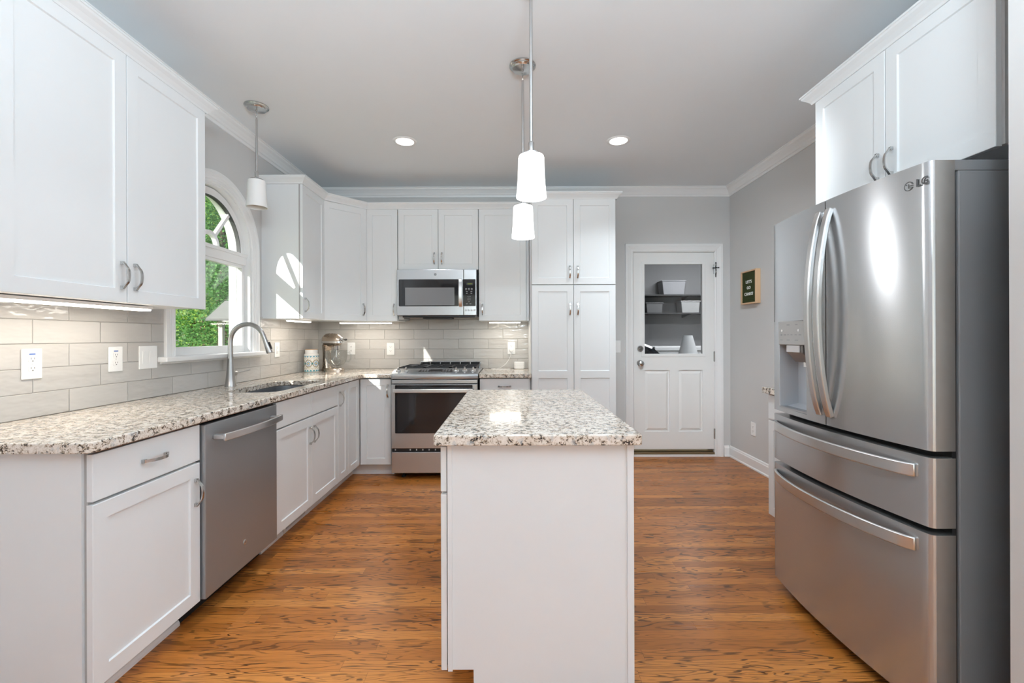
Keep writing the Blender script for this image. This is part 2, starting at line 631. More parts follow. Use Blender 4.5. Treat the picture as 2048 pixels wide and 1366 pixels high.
def mat_jar(cx, cy, z0):
    """white glazed ceramic with a blue, green and ochre folk pattern"""
    m, nt, out = new_mat('patterned_ceramic')
    g = NG(nt)
    p, s = g.pos()
    ang = g.math('ARCTAN2', g.math('SUBTRACT', s[1], cy), g.math('SUBTRACT', s[0], cx))
    u = g.math('MULTIPLY', ang, 6 / (2 * PI))          # six motifs round the jar
    z = g.math('SUBTRACT', s[2], z0)
    fu = g.math('SUBTRACT', g.math('FRACT', u), 0.5)
    white = (0.78, 0.77, 0.74)
    # medallion rows
    du = g.math('MULTIPLY', fu, 0.074)
    dz = g.math('SUBTRACT', z, 0.082)
    rad = g.math('SQRT', g.math('ADD', g.math('MULTIPLY', du, du), g.math('MULTIPLY', dz, dz)))
    pet = g.math('ADD', rad, g.math('MULTIPLY', g.math('SINE', g.math('MULTIPLY', g.math('ARCTAN2', dz, du), 8)), 0.003))
    c = g.mix(g.math('LESS_THAN', pet, 0.019), white, (0.12, 0.27, 0.42))
    c = g.mix(g.math('LESS_THAN', pet, 0.012), c, (0.55, 0.62, 0.62))
    c = g.mix(g.math('LESS_THAN', rad, 0.006), c, (0.55, 0.38, 0.10))
    ring = g.math('LESS_THAN', g.math('ABSOLUTE', g.math('SUBTRACT', rad, 0.030)), 0.0022)
    c = g.mix(ring, c, (0.10, 0.09, 0.07))
    ring2 = g.math('LESS_THAN', g.math('ABSOLUTE', g.math('SUBTRACT', rad, 0.036)), 0.0018)
    c = g.mix(ring2, c, (0.45, 0.33, 0.12))
    # dots between medallions
    fv = g.math('SUBTRACT', g.math('FRACT', g.math('ADD', u, 0.5)), 0.5)
    dv = g.math('MULTIPLY', fv, 0.074)
    r2 = g.math('SQRT', g.math('ADD', g.math('MULTIPLY', dv, dv), g.math('MULTIPLY', dz, dz)))
    c = g.mix(g.math('LESS_THAN', r2, 0.010), c, (0.07, 0.20, 0.19))
    # triangle borders top and bottom
    fw = g.math('ABSOLUTE', g.math('SUBTRACT', g.math('FRACT', g.math('MULTIPLY', u, 2.5)), 0.5))
    t1 = g.math('LESS_THAN', g.math('ABSOLUTE', g.math('SUBTRACT', z, 0.008)), g.math('MULTIPLY', fw, 0.034))
    t1 = g.math('MULTIPLY', t1, g.math('LESS_THAN', z, 0.024))
    c = g.mix(g.math('MULTIPLY', t1, g.math('GREATER_THAN', z, 0.008)), c, (0.06, 0.33, 0.40))
    zt = g.math('SUBTRACT', 0.155, z)
    t2 = g.math('LESS_THAN', zt, g.math('MULTIPLY', fw, 0.040))
    t2 = g.math('MULTIPLY', t2, g.math('GREATER_THAN', zt, 0.0))
    c = g.mix(t2, c, (0.16, 0.36, 0.44))
    zig = g.math('LESS_THAN', g.math('ABSOLUTE', g.math('SUBTRACT', zt, g.math('ADD', 0.016, g.math('MULTIPLY', fw, 0.036)))), 0.0016)
    c = g.mix(zig, c, (0.40, 0.30, 0.10))
    zig2 = g.math('LESS_THAN', g.math('ABSOLUTE', g.math('SUBTRACT', z, g.math('ADD', 0.030, g.math('MULTIPLY', fw, 0.030)))), 0.0016)
    c = g.mix(zig2, c, (0.45, 0.34, 0.10))
    bs = g.bsdf(c, 0.18, 0, 0.5)
    g.link(bs.outputs[0], out.inputs[0])
    return m


def mat_leaf(name, c1, c2):
    m, nt, out = new_mat(name)
    g = NG(nt)
    p, _ = g.pos()
    nz = g.noise(p, 5, 3)
    c = g.mix(nz.outputs[0], c1, c2)
    d = g.n('ShaderNodeBsdfDiffuse')
    t = g.n('ShaderNodeBsdfTranslucent')
    g.link(c, d.inputs[0])
    g.link(c, t.inputs[0])
    mx = g.n('ShaderNodeMixShader')
    mx.inputs[0].default_value = 0.45
    g.link(d.outputs[0], mx.inputs[1])
    g.link(t.outputs[0], mx.inputs[2])
    g.link(mx.outputs[0], out.inputs[0])
    return m


def mat_glass(name, col=(1, 1, 1), rough=0.0):
    m, nt, out = new_mat(name)
    g = NG(nt)
    b = g.bsdf(col, rough, 0, 0.5, Transmission_Weight=1.0)
    b.inputs['IOR'].default_value = 1.45
    g.link(b.outputs[0], out.inputs[0])
    return m


M = {}
M['cab'] = paint('cabinet_white_paint', (0.78, 0.80, 0.807), 0.38, 0.4, 0.008)
M['gap_shade'] = paint('cabinet_shadow_gap', (0.42, 0.41, 0.40), 0.6, 0.2)  # grey that paints shade into the gaps behind the doors
M['trim'] = paint('trim_white_paint', (0.85, 0.85, 0.845), 0.35, 0.4, 0.01)
M['wall'] = paint('greige_wall_paint', (0.63, 0.625, 0.615), 0.7, 0.25, 0.012, 0.05)
M['wall_dining'] = paint('dining_wall_low_bounce', (0.30, 0.31, 0.32), 0.7, 0.25, 0.012)  # unseen walls, darkened to cut light bounced onto the island
M['ceiling'] = paint('ceiling_paint', (0.805, 0.84, 0.865), 0.8, 0.2, 0.01)
M['door'] = paint('door_white_paint', (0.84, 0.84, 0.825), 0.4, 0.4, 0.01)
M['floor'] = mat_floor()
M['granite'] = mat_granite()
M['tile_left'] = mat_tile('glazed_tile_left', 1, shift=0.47)
M['tile_back'] = mat_tile('glazed_tile_back', 0, shift=0.74)
M['steel'] = metal('brushed_steel', (0.54, 0.55, 0.56), 0.25, 'Y', 0.78, 0.02, 0.25, 0.84)
M['steel_x'] = metal('brushed_steel_range', (0.56, 0.57, 0.58), 0.25, None, 0.0, 0.01, 0.0, 0.82)
M['steel_dw'] = metal('brushed_steel_dishwasher', (0.36, 0.37, 0.38), 0.34, 'Z', 0.3, 0.02, 0.25, 0.70)
M['bar'] = metal('handle_steel', (0.72, 0.72, 0.72), 0.30, None, 0.0, 0.01)
M['nickel'] = metal('brushed_nickel', (0.57, 0.57, 0.565), 0.22, None)
M['nickel_soft'] = metal('satin_nickel', (0.46, 0.45, 0.44), 0.30, None)
M['chrome'] = metal('polished_metal', (0.75, 0.75, 0.75), 0.1, None)
M['sink'] = metal('sink_steel', (0.50, 0.52, 0.55), 0.30, 'Y')
M['charcoal'] = paint('charcoal_case', (0.17, 0.17, 0.175), 0.40, 0.5, 0.03)
M['grey_side'] = metal('door_edge_grey', (0.36, 0.345, 0.33), 0.55, None)
M['black'] = paint('black_plastic', (0.012, 0.012, 0.013), 0.4, 0.4)
M['black_glass'] = paint('black_glass', (0.016, 0.016, 0.018), 0.05, 0.6)
M['grey_glass'] = paint('grey_mesh_window', (0.20, 0.20, 0.205), 0.10, 0.6)
M['iron'] = paint('cast_iron', (0.03, 0.03, 0.032), 0.5, 0.4, 0.1)
M['plastic'] = paint('white_plastic', (0.86, 0.86, 0.85), 0.3, 0.5, 0.005)
M['slot'] = paint('dark_slot', (0.10, 0.10, 0.10), 0.6, 0.2)
M['blue'] = paint('blue_print', (0.08, 0.16, 0.45), 0.5, 0.3)
M['print_grey'] = paint('grey_print', (0.30, 0.30, 0.31), 0.5, 0.3)
M['print_pale'] = paint('pale_print', (0.62, 0.62, 0.62), 0.5, 0.3)
M['niche'] = paint('dispenser_plastic', (0.50, 0.52, 0.55), 0.35, 0.4)
M['panel_grey'] = paint('dispenser_panel', (0.42, 0.42, 0.41), 0.3, 0.5)
M['felt'] = paint('green_felt', (0.062, 0.075, 0.032), 0.95, 0.1, 0.25, scale=90)
M['letter'] = paint('white_letter_plastic', (0.85, 0.85, 0.80), 0.5, 0.3)
M['oak'] = mat_wood('pale_oak', (0.62, 0.41, 0.24), (0.72, 0.50, 0.31))
M['ply'] = mat_wood('counter_underlay', (0.17, 0.095, 0.055), (0.24, 0.14, 0.085), 1)
M['mixer'] = metal('champagne_metal', (0.60, 0.51, 0.43), 0.27, None)
M['glass'] = mat_glass('clear_glass')
M['pane'] = pane('window_glass')
M['bowl'] = pane('bowl_glass', (0.93, 0.94, 0.94), 1.6)
M['pane_door'] = pane('door_glass', (0.80, 0.81, 0.82), 1.6)
M['shade_on'] = emit('lit_opal_glass', (1.0, 0.99, 0.975), 2.6)
M['shade_off'] = paint('opal_glass', (0.88, 0.88, 0.87), 0.25, 0.5)
M['led'] = emit('led_strip', (1.0, 0.95, 0.86), 9.0)
M['can'] = emit('downlight_lens', (1.0, 0.98, 0.95), 7.0)
M['display'] = emit('clock_digits', (0.45, 0.55, 0.10), 0.35)
M['threshold'] = metal('bronze_threshold', (0.32, 0.26, 0.16), 0.45, 'X')
M['bark'] = mat_wood('bark', (0.09, 0.06, 0.04), (0.16, 0.12, 0.08), 2, 0.9)
M['leaf_a'] = mat_leaf('leaf_bright', (0.26, 0.46, 0.07), (0.58, 0.72, 0.22))
M['leaf_b'] = mat_leaf('leaf_deep', (0.08, 0.24, 0.06), (0.22, 0.45, 0.13))
M['grass'] = paint('lawn', (0.10, 0.19, 0.045), 0.9, 0.1, 0.5, scale=4)
M['garage_wall'] = paint('garage_wall_paint', (0.25, 0.25, 0.25), 0.8, 0.2, 0.03)
M['concrete'] = paint('garage_concrete', (0.25, 0.245, 0.24), 0.8, 0.2, 0.1)
M['car'] = paint('dark_car_paint', (0.012, 0.013, 0.015), 0.12, 0.6)
M['shelf_dark'] = paint('dark_shelf', (0.06, 0.06, 0.06), 0.6, 0.3)
M['post'] = mat_wood('weathered_post', (0.50, 0.48, 0.43), (0.62, 0.60, 0.55))
M['white_out'] = paint('white_outdoor_paint', (0.80, 0.80, 0.79), 0.6, 0.3)
M['rubber'] = paint('grey_rubber', (0.16, 0.16, 0.16), 0.7, 0.2)

# ------------------------------------------------------------------ room shell
XL, XR, YB, CE = -1.98, 2.27, 4.588, 2.765
TL, TB = -1.972, 4.580             # tile faces
YR, XF = -4.5, 4.0                 # dining end behind the camera

struct('floor', MB().box(-2.2, -4.7, -0.05, 4.2, 4.72, 0.0), M['floor'], 'oak strip floor with dark cathedral grain')
struct('ceiling', MB().box(-2.2, -4.7, CE, 4.2, 4.75, CE + 0.2), M['ceiling'], 'flat pale grey ceiling')

# back wall with the garage door opening
DX0, DX1, DZ1 = 1.268, 2.112, 2.112
w = MB()
w.box(-2.14, YB, 0, DX0, YB + 0.15, CE)
w.box(DX1, YB, 0, XR + 0.15, YB + 0.15, CE)
w.box(DX0, YB, DZ1, DX1, YB + 0.15, CE)
struct('wall_back', w, M['wall'], 'greige back wall round the garage door')

# right wall beyond the fridge, the fridge alcove and the wing wall beside it
struct('wall_right', MB().box(XR, 1.27, 0, XR + 0.15, YB, CE), M['wall'], 'greige right wall with the letter board')
struct('wall_wing', MB().box(1.425, 1.08, 0, XF + 0.15, 1.27, CE), M['wall'], 'pale end of the wall beside the fridge')
struct('wall_dining', MB().box(XF, -4.5, 0, XF + 0.15, 1.08, CE), M['wall_dining'])
w = MB()
w.box(-2.14, YR - 0.15, 0, -1.7, YR, CE)
w.box(3.5, YR - 0.15, 0, XF + 0.15, YR, CE)
w.box(-1.7, YR - 0.15, 2.45, 3.5, YR, CE)
struct('wall_rear', w, M['wall_dining'])

# left wall with the arched window opening
WC, WZ, WR, WB = 3.01, 1.885, 0.39, 1.13
w = MB()
w.box(XL - 0.16, YR, 0, XL, WC - WR, CE)
w.box(XL - 0.16, WC + WR, 0, XL, YB, CE)
w.box(XL - 0.16, WC - WR, 0, XL, WC + WR, WB)
N = 28
arc = [(WC + WR * math.cos(PI * k / N), WZ + WR * math.sin(PI * k / N)) for k in range(N + 1)]
for k in range(N):
    (ya, za), (yb, zb) = arc[k], arc[k + 1]
    w.prism([(ya, za), (yb, zb), (yb, CE), (ya, CE)], XL - 0.16, XL, fr=lambda a, b, c: (c, a, b))
struct('wall_left', w, M['wall'], 'pale greige wall with the arched window')

# tile backsplash (one facing per wall)
t = MB()
t.box(XL, 1.395, 0.914, TL, WC - WR - 0.005, 1.405)
t.box(XL, WC - WR - 0.005, 0.914, TL, WC + WR + 0.005, 1.11)
t.box(XL, WC + WR + 0.005, 0.914, TL, TB, 1.405)
struct('trim_tile_left', t, M['tile_left'], 'glossy greige subway tile backsplash along the window wall')
struct('trim_tile_back', MB().box(TL, TB, 0.914, 0.186, YB, 1.44), M['tile_back'], 'glossy greige subway tile backsplash behind the range')

# crown moulding of the room
prof = [(0, -0.088), (0.010, -0.088), (0.014, -0.070), (0.022, -0.066), (0.028, -0.052), (0.046, -0.030), (0.062, -0.018), (0.066, -0.008), (0.074, -0.006), (0.074, 0), (0, 0)]
cm = MB().sweep([(XL, -2.0, CE), (XL, YB, CE), (XR, YB, CE), (XR, 1.27, CE)], prof, side=-1)
struct('trim_crown', cm, M['trim'], 'white crown moulding under the ceiling')
# baseboards
bprof = [(0, 0), (0.022, 0), (0.022, 0.012), (0.014, 0.020), (0.014, 0.088), (0.010, 0.096), (0.010, 0.104), (0.005, 0.112), (0, 0.112)]
struct('baseboard_right', MB().sweep([(XR, YB, 0), (XR, 2.88, 0)], bprof, side=-1), M['trim'], 'white baseboard along the right wall')
b = MB().sweep([(2.20, YB, 0), (XR - 0.02, YB, 0)], bprof, side=-1)
b.sweep([(0.947, YB, 0), (1.186, YB, 0)], bprof, side=-1)
struct('baseboard_back', b, M['trim'], 'white baseboard on either side of the garage door')

# ------------------------------------------------------------------ arched window
win = structroot('window_1', (XL, WC, WB), 'white arched window over the sink with a sunburst top')
cprof = [(0.0, 0.0), (0.0, 0.010), (0.006, 0.016), (0.014, 0.013), (0.022, 0.017), (0.030, 0.014), (0.040, 0.018), (0.050, 0.016), (0.062, 0.024), (0.082, 0.024), (0.085, 0.018), (0.085, 0.0)]
path = [(WC + WR, WB, 1, 0)] + [(WC + WR * math.cos(PI * k / 36), WZ + WR * math.sin(PI * k / 36), math.cos(PI * k / 36), math.sin(PI * k / 36)) for k in range(37)] + [(WC - WR, WB, -1, 0)]
cs = MB()
k = len(cprof)
vv = [(XL + h, y + ny * d, z + nz * d) for (y, z, ny, nz) in path for d, h in cprof]
cs.add(vv, [(i * k + j, i * k + (j + 1) % k, (i + 1) * k + (j + 1) % k, (i + 1) * k + j) for i in range(len(path) - 1) for j in range(k)])
part('casing', cs, M['trim'], win)
# jamb lining the reveal
jm = MB()
vv = []
for (y, z, ny, nz) in path:
    vv += [(XL, y - ny * 0.0, z - nz * 0.0), (XL - 0.16, y, z), (XL - 0.16, y - ny * 0.012, z - nz * 0.012), (XL + 0.002, y - ny * 0.012, z - nz * 0.012)]
jm.add(vv, [(i * 4 + j, i * 4 + (j + 1) % 4, (i + 1) * 4 + (j + 1) % 4, (i + 1) * 4 + j) for i in range(len(path) - 1) for j in range(4)])
part('jamb', jm, M['trim'], win)
GX = XL - 0.06                      # glass plane
sl = MB()
sl.box(XL - 0.16, WC - 0.39, 1.105, XL, WC + 0.39, WB + 0.004)
sl.box(XL, WC - 0.52, 1.105, XL + 0.060, WC + 0.525, 1.134)
sl.box(XL, WC - 0.505, 1.092, XL + 0.018, WC + 0.51, 1.105)
part('sill', sl, M['trim'], win, bevel=0.006)
tr = MB()
tr.box(GX - 0.03, WC - 0.378, 1.787, GX + 0.034, WC + 0.378, 1.870)
tr.box(GX + 0.034, WC - 0.378, 1.845, GX + 0.046, WC + 0.378, 1.870)
part('transom_bar', tr, M['trim'], win, bevel=0.003)
sa = MB()
for y0, y1 in ((WC - 0.378, WC - 0.345), (WC + 0.345, WC + 0.378)):
    sa.box(GX - 0.02, y0, WB + 0.004, GX + 0.02, y1, 1.787)
sa.box(GX - 0.02, WC - 0.345, WB + 0.004, GX + 0.02, WC + 0.345, 1.185)
sa.box(GX - 0.02, WC - 0.345, 1.765, GX + 0.02, WC + 0.345, 1.787)
sash = part('lower_sash', sa, M['trim'], win, bevel=0.003)
part('glass_pane', MB().box(GX - 0.003, WC - 0.345, 1.185, GX + 0.003, WC + 0.345, 1.765), M['pane'], sash)
au = MB()
ri, ro = 0.328, 0.379
A = [(math.cos(PI * q / 36), math.sin(PI * q / 36)) for q in range(37)]


def halfring(mb, r0, r1, x0, x1, zc):
    vv = []
    for c_, s_ in A:
        vv += [(x0, WC + r0 * c_, zc + r0 * s_), (x0, WC + r1 * c_, zc + r1 * s_), (x1, WC + r1 * c_, zc + r1 * s_), (x1, WC + r0 * c_, zc + r0 * s_)]
    mb.add(vv, [(i * 4 + j, i * 4 + (j + 1) % 4, (i + 1) * 4 + (j + 1) % 4, (i + 1) * 4 + j) for i in range(36) for j in range(4)])


halfring(au, ri, ro, GX - 0.02, GX + 0.02, WZ - 0.008)
halfring(au, 0.072, 0.098, GX - 0.014, GX + 0.014, WZ - 0.012)
for a in (50, 130):
    c_, s_ = math.cos(math.radians(a)), math.sin(math.radians(a))
    au.obox((GX - 0.012, WC + 0.095 * c_ + 0.011 * s_, WZ - 0.01 + 0.095 * s_ - 0.011 * c_), (0, c_, s_), (0, -s_, c_), (1, 0, 0), 0.24, 0.022, 0.024)
arch = part('sunburst_sash', au, M['trim'], win)
gk = MB()
halfring(gk, ri - 0.005, ri + 0.002, GX - 0.006, GX + 0.021, WZ - 0.008)
part('gasket', gk, M['slot'], arch)
poly = [(WC + ri * math.cos(PI * q / 36), WZ - 0.01 + ri * math.sin(PI * q / 36)) for q in range(37)]
part('glass_pane', MB().prism(poly, GX - 0.003, GX + 0.003, fr=lambda a, b, c: (c, a, b)), M['pane'], arch)

# ------------------------------------------------------------------ garage door
dr = structroot('door_1', (1.69, YB, 0), 'white half-glazed door to the garage')
cprof2 = [(0.0, 0.0), (0.0, 0.010), (0.008, 0.015), (0.020, 0.013), (0.045, 0.018), (0.058, 0.022), (0.078, 0.022), (0.082, 0.016), (0.082, 0.0)]
pp = [(DX0 + 0.002, 0), (DX0 + 0.002, DZ1 - 0.002), (DX1 - 0.002, DZ1 - 0.002), (DX1 - 0.002, 0)]
k = len(cprof2)
cs = MB()
vv = []
for i, (x, z) in enumerate(pp):
    sx = -1 if i < 2 else 1
    sz = 0 if i in (0, 3) else 1
    vv += [(x + sx * d, YB - h, z + sz * d) for d, h in cprof2]
cs.add(vv, [(i * k + j, i * k + (j + 1) % k, (i + 1) * k + (j + 1) % k, (i + 1) * k + j) for i in range(3) for j in range(k)])
part('casing', cs, M['trim'], dr)
jb = MB()
jb.box(DX0, YB - 0.001, 0, DX0 + 0.006, YB + 0.15, DZ1)
jb.box(DX1 - 0.006, YB - 0.001, 0, DX1, YB + 0.15, DZ1)
jb.box(DX0, YB - 0.001, DZ1 - 0.006, DX1, YB + 0.15, DZ1)
part('jamb', jb, M['door'], dr)
x0, x1, z0, z1, y0, y1 = 1.277, 2.104, 0.075, 2.103, YB + 0.004, YB + 0.046
gx0, gx1, gz0, gz1 = 1.385, 1.988, 1.055, 1.985
sb = MB()
sb.box(x0, y0, z0, gx0, y1, z1)
sb.box(gx1, y0, z0, x1, y1, z1)
sb.box(gx0, y0, gz1, gx1, y1, z1)
pz0, pz1 = 0.255, 0.89
sb.box(gx0, y0, pz1, gx1, y1, gz0)
sb.box(gx0, y0, z0, gx1, y1, pz0)
sb.box(1.645, y0, pz0, 1.735, y1, pz1)
for pa, pb in ((gx0, 1.645), (1.735, gx1)):
    sb.box(pa, y0 + 0.016, pz0, pb, y1, pz1)
    q = 0.035
    vv = [(pa + 0.012, y0 + 0.016, pz0 + 0.012), (pb - 0.012, y0 + 0.016, pz0 + 0.012), (pb - 0.012, y0 + 0.016, pz1 - 0.012), (pa + 0.012, y0 + 0.016, pz1 - 0.012),
          (pa + q, y0 + 0.004, pz0 + q), (pb - q, y0 + 0.004, pz0 + q), (pb - q, y0 + 0.004, pz1 - q), (pa + q, y0 + 0.004, pz1 - q)]
    sb.add(vv, [(0, 1, 5, 4), (1, 2, 6, 5), (2, 3, 7, 6), (3, 0, 4, 7), (4, 5, 6, 7)])
leaf = part('door_leaf', sb, M['door'], dr)
gf = MB()
for a in ((gx0 - 0.028, gz0 - 0.028, gx0 + 0.004, gz1 + 0.028), (gx1 - 0.004, gz0 - 0.028, gx1 + 0.028, gz1 + 0.028), (gx0, gz0 - 0.028, gx1, gz0 + 0.004), (gx0, gz1 - 0.004, gx1, gz1 + 0.028)):
    gf.box(a[0], y0 - 0.006, a[1], a[2], y0 + 0.004, a[3])
part('glazing_frame', gf, M['door'], leaf, bevel=0.003)
part('glass_pane', MB().box(gx0, y0 + 0.018, gz0, gx1, y0 + 0.022, gz1), M['pane_door'], leaf)
kb = MB()
kb.lathe([(0.0, 0), (0.033, 0), (0.033, 0.004), (0.029, 0.010), (0.018, 0.016), (0.012, 0.030), (0.016, 0.036), (0.026, 0.046), (0.0285, 0.056), (0.024, 0.068), (0.010, 0.074), (0, 0.0745)], (1.340, y0, 0.963), 28, (0, -1, 0))
part('knob', kb, M['nickel'], leaf)
db = MB()
db.lathe([(0, 0), (0.033, 0), (0.033, 0.006), (0.027, 0.013), (0.012, 0.014), (0.012, 0.018), (0, 0.018)], (1.343, y0, 1.112), 28, (0, -1, 0))
db.obox((1.326, y0 - 0.030, 1.103), (0.93, 0, 0.36), (-0.36, 0, 0.93), (0, 1, 0), 0.036, 0.009, 0.014)
part('deadbolt', db, M['nickel'], leaf)
for z in (0.235, 1.03, 1.93):
    hg = MB().box(2.098, YB - 0.004, z - 0.05, 2.112, YB + 0.003, z + 0.05)
    hg.lathe([(0.0, -0.055), (0.006, -0.052), (0.006, 0.052), (0.0, 0.055)], (2.105, YB - 0.006, z), 10)
    part('hinge', hg, M['nickel'], dr)
th = MB().box(DX0 + 0.006, YB - 0.004, 0.022, DX1 - 0.006, YB + 0.15, 0.045)
th.box(DX0 + 0.006, YB + 0.03, 0.045, DX1 - 0.006, YB + 0.06, 0.058)
part('threshold', th, M['threshold'], dr, bevel=0.004)
part('sill', MB().box(DX0 + 0.004, YB - 0.012, 0, DX1 - 0.004, YB, 0.022), M['trim'], dr)

# ------------------------------------------------------------------ cabinetry
U_Y, U_X, U_Z = Vector((0, 1, 0)), Vector((1, 0, 0)), Vector((0, 0, 1))
NX, NXM, NY = Vector((1, 0, 0)), Vector((-1, 0, 0)), Vector((0, -1, 0))


def shaker(o, u, n, w, h, cuts=(), t=0.02, rec=0.007, st=0.056, ch=0.0015):
    """framed door: o = lower left of the back face; cuts = heights (lo, hi) of middle rails"""
    o, u, n = Vector(o), Vector(u), Vector(n)
    P = lambda a, b, c: o + u * a + U_Z * b + n * c
    mb = MB()
    mb.add([P(0, 0, 0), P(w, 0, 0), P(w, h, 0), P(0, h, 0), P(0, 0, t - ch), P(w, 0, t - ch), P(w, h, t - ch), P(0, h, t - ch),
            P(ch, ch, t), P(w - ch, ch, t), P(w - ch, h - ch, t), P(ch, h - ch, t)],
           [(3, 2, 1, 0), (0, 1, 5, 4), (1, 2, 6, 5), (2, 3, 7, 6), (3, 0, 4, 7), (4, 5, 9, 8), (5, 6, 10, 9), (6, 7, 11, 10), (7, 4, 8, 11)])
    zs = [st] + [q for c in cuts for q in c] + [h - st]
    q = lambda a0, b0, a1, b1: mb.add([P(a0, b0, t), P(a1, b0, t), P(a1, b1, t), P(a0, b1, t)], [(0, 1, 2, 3)])
    q(ch, ch, st, h - ch)
    q(w - st, ch, w - ch, h - ch)
    ed = [ch] + zs + [h - ch]
    for i in range(0, len(ed), 2):
        q(st, ed[i], w - st, ed[i + 1])
    e = 0.003
    for i in range(0, len(zs), 2):
        a0, b0, a1, b1 = st, zs[i], w - st, zs[i + 1]
        v = [P(a0, b0, t), P(a1, b0, t), P(a1, b1, t), P(a0, b1, t),
             P(a0 + e, b0 + e, t - rec), P(a1 - e, b0 + e, t - rec), P(a1 - e, b1 - e, t - rec), P(a0 + e, b1 - e, t - rec)]
        mb.add(v, [(0, 1, 5, 4), (1, 2, 6, 5), (2, 3, 7, 6), (3, 0, 4, 7), (4, 5, 6, 7)])
    return mb


def pull(c, along, n, L=0.112):
    """arched bar pull centred on c (on the door face)"""
    c, a, n = Vector(c), Vector(along).normalized(), Vector(n).normalized()
    s = a.cross(n)
    pts = [c + a * (t_ * L / 2) + n * h_ for t_, h_ in ((-1, 0.000), (-0.99, 0.009), (-0.93, 0.0125), (-0.80, 0.017), (-0.55, 0.0285), (-0.42, 0.0315), (-0.2, 0.0335), (0, 0.0342),
                                                        (0.2, 0.0335), (0.42, 0.0315), (0.55, 0.0285), (0.80, 0.017), (0.93, 0.0125), (0.99, 0.009), (1, 0.0))]
    mb = MB().bar(pts, s, 0.0055, 0.0048)
    for e in (-1, 1):
        p0 = c + a * (e * (L / 2 - 0.004))
        mb.obox(p0 - s * 0.0062 - a * 0.007, s, a, n, 0.0124, 0.014, 0.011)
    return mb


def door(parent, o, u, n, w, h, hp=None, ax='v', cuts=(), name='door', slab=False):
    """door or drawer front with an optional pull at (a, b) from its lower left corner"""
    u, n = Vector(u), Vector(n)
    g = 0.0018
    o2 = Vector(o) + u * g
    if slab:
        mb = MB().obox(o2, u, U_Z, n, w - 2 * g, h, 0.02)
        d = part(name, mb, M['cab'], parent, bevel=0.002)
    else:
        d = part(name, shaker(o2, u, n, w - 2 * g, h, cuts), M['cab'], parent)
    if hp:
        c = Vector(o) + u * hp[0] + U_Z * hp[1] + n * 0.02
        part('handle', pull(c, U_Z if ax == 'v' else u, n), M['nickel'], d)
    return d


FX = -1.36           # door back plane of the left run; faces at -1.34
DT, DRZ, DB = 0.868, 0.715, 0.107

# left run: end base cabinet
c = thing('base_cabinet', 'white base cabinet with one drawer over one door, left of the dishwasher', 'cabinet', (-1.67, 1.68, 0))
b = MB().box(TL, 1.428, 0.10, -1.372, 1.922, 0.874)
part('body', b, M['cab'], c)
part('end_panel', MB().box(-1.976, 1.4225, 0.0, -1.372, 1.4275, 0.874), M['cab'], c)
part('gap_shade_strip', MB().box(-1.372, 1.432, 0.11, FX, 1.919, 0.87), M['gap_shade'], c)
tk = MB().box(TL, 1.428, 0, -1.447, 1.922, 0.10)
tk.prism([(-1.447, 0), (-1.430, 0), (-1.430, 0.012), (-1.436, 0.022), (-1.447, 0.028)], 1.428, 1.922, fr=lambda a, b, c: (a, c, b))
part('toe_kick', tk, M['trim'], c)
door(c, (FX, 1.425, DRZ), U_Y, NX, 0.497, DT - DRZ, (0.249, 0.078), 'h', name='drawer', slab=True)
door(c, (FX, 1.425, DB), U_Y, NX, 0.497, 0.705 - DB, (0.465, 0.478))

# dishwasher
d = thing('dishwasher', 'stainless steel dishwasher with a curved bar handle under the granite counter', 'dishwasher', (-1.67, 2.23, 0))
part('tub', MB().box(-1.95, 1.928, 0.10, -1.385, 2.537, 0.866), M['black'], d)
part('toe_kick', MB().box(-1.95, 1.926, 0.0, -1.44, 2.545, 0.10), M['black'], d)
dd = MB().box(-1.362, 1.928, 0.107, -1.322, 2.520, 0.864)
dpan = part('door', dd, M['steel_dw'], d, bevel=0.004)
part('gasket', MB().box(-1.385, 1.934, 0.112, -1.362, 2.514, 0.858), M['black'], d)
hp = []
for i in range(21):
    f = i / 20
    hp.append((-1.268 + 0.022 * (1 - (2 * f - 1) ** 2) - 0.0, 1.972 + f * 0.50, 0.800))
hb = MB().bar(hp, (0, 0, 1), 0.0165, 0.012)
for y in (1.990, 2.455):
    hb.box(-1.322, y - 0.012, 0.790, -1.262, y + 0.012, 0.810)
part('handle', hb, M['bar'], dpan, bevel=0.003)
bd = MB().lathe([(0, 0), (0.0125, 0), (0.0125, 0.002), (0.0105, 0.003), (0.0, 0.003)], (-1.322, 2.213, 0.226), 28, (1, 0, 0))
badge = part('badge', bd, M['bar'], dpan)
part('monogram', text_mb('GE', 0.011, (-1.319, 2.213, 0.226), U_Y, U_Z, NX, 0.0006, 0.85), M['slot'], badge)

# sink base
c = thing('sink_base_cabinet', 'white two-door sink base cabinet with false drawer fronts under the window', 'cabinet', (-1.67, 3.0, 0))
b = MB().box(TL, 2.548, 0.10, -1.372, 3.459, 0.60)
b.box(TL, 2.548, 0.60, -1.372, 2.562, 0.874)
b.box(TL, 3.445, 0.60, -1.372, 3.459, 0.874)
b.box(-1.392, 2.562, 0.60, -1.372, 3.445, 0.874)
part('body', b, M['cab'], c)
part('gap_shade_strip', MB().box(-1.372, 2.552, 0.11, FX, 3.456, 0.87), M['gap_shade'], c)
tk = MB().box(TL, 2.548, 0, -1.447, 3.459, 0.10)
sh = [(-1.447, 0), (-1.430, 0), (-1.430, 0.012), (-1.436, 0.022), (-1.447, 0.028)]
tk.prism(sh, 2.548, 2.80, fr=lambda a, b, c: (a, c, b))
tk.prism(sh, 3.12, 3.459, fr=lambda a, b, c: (a, c, b))
part('toe_kick', tk, M['trim'], c)
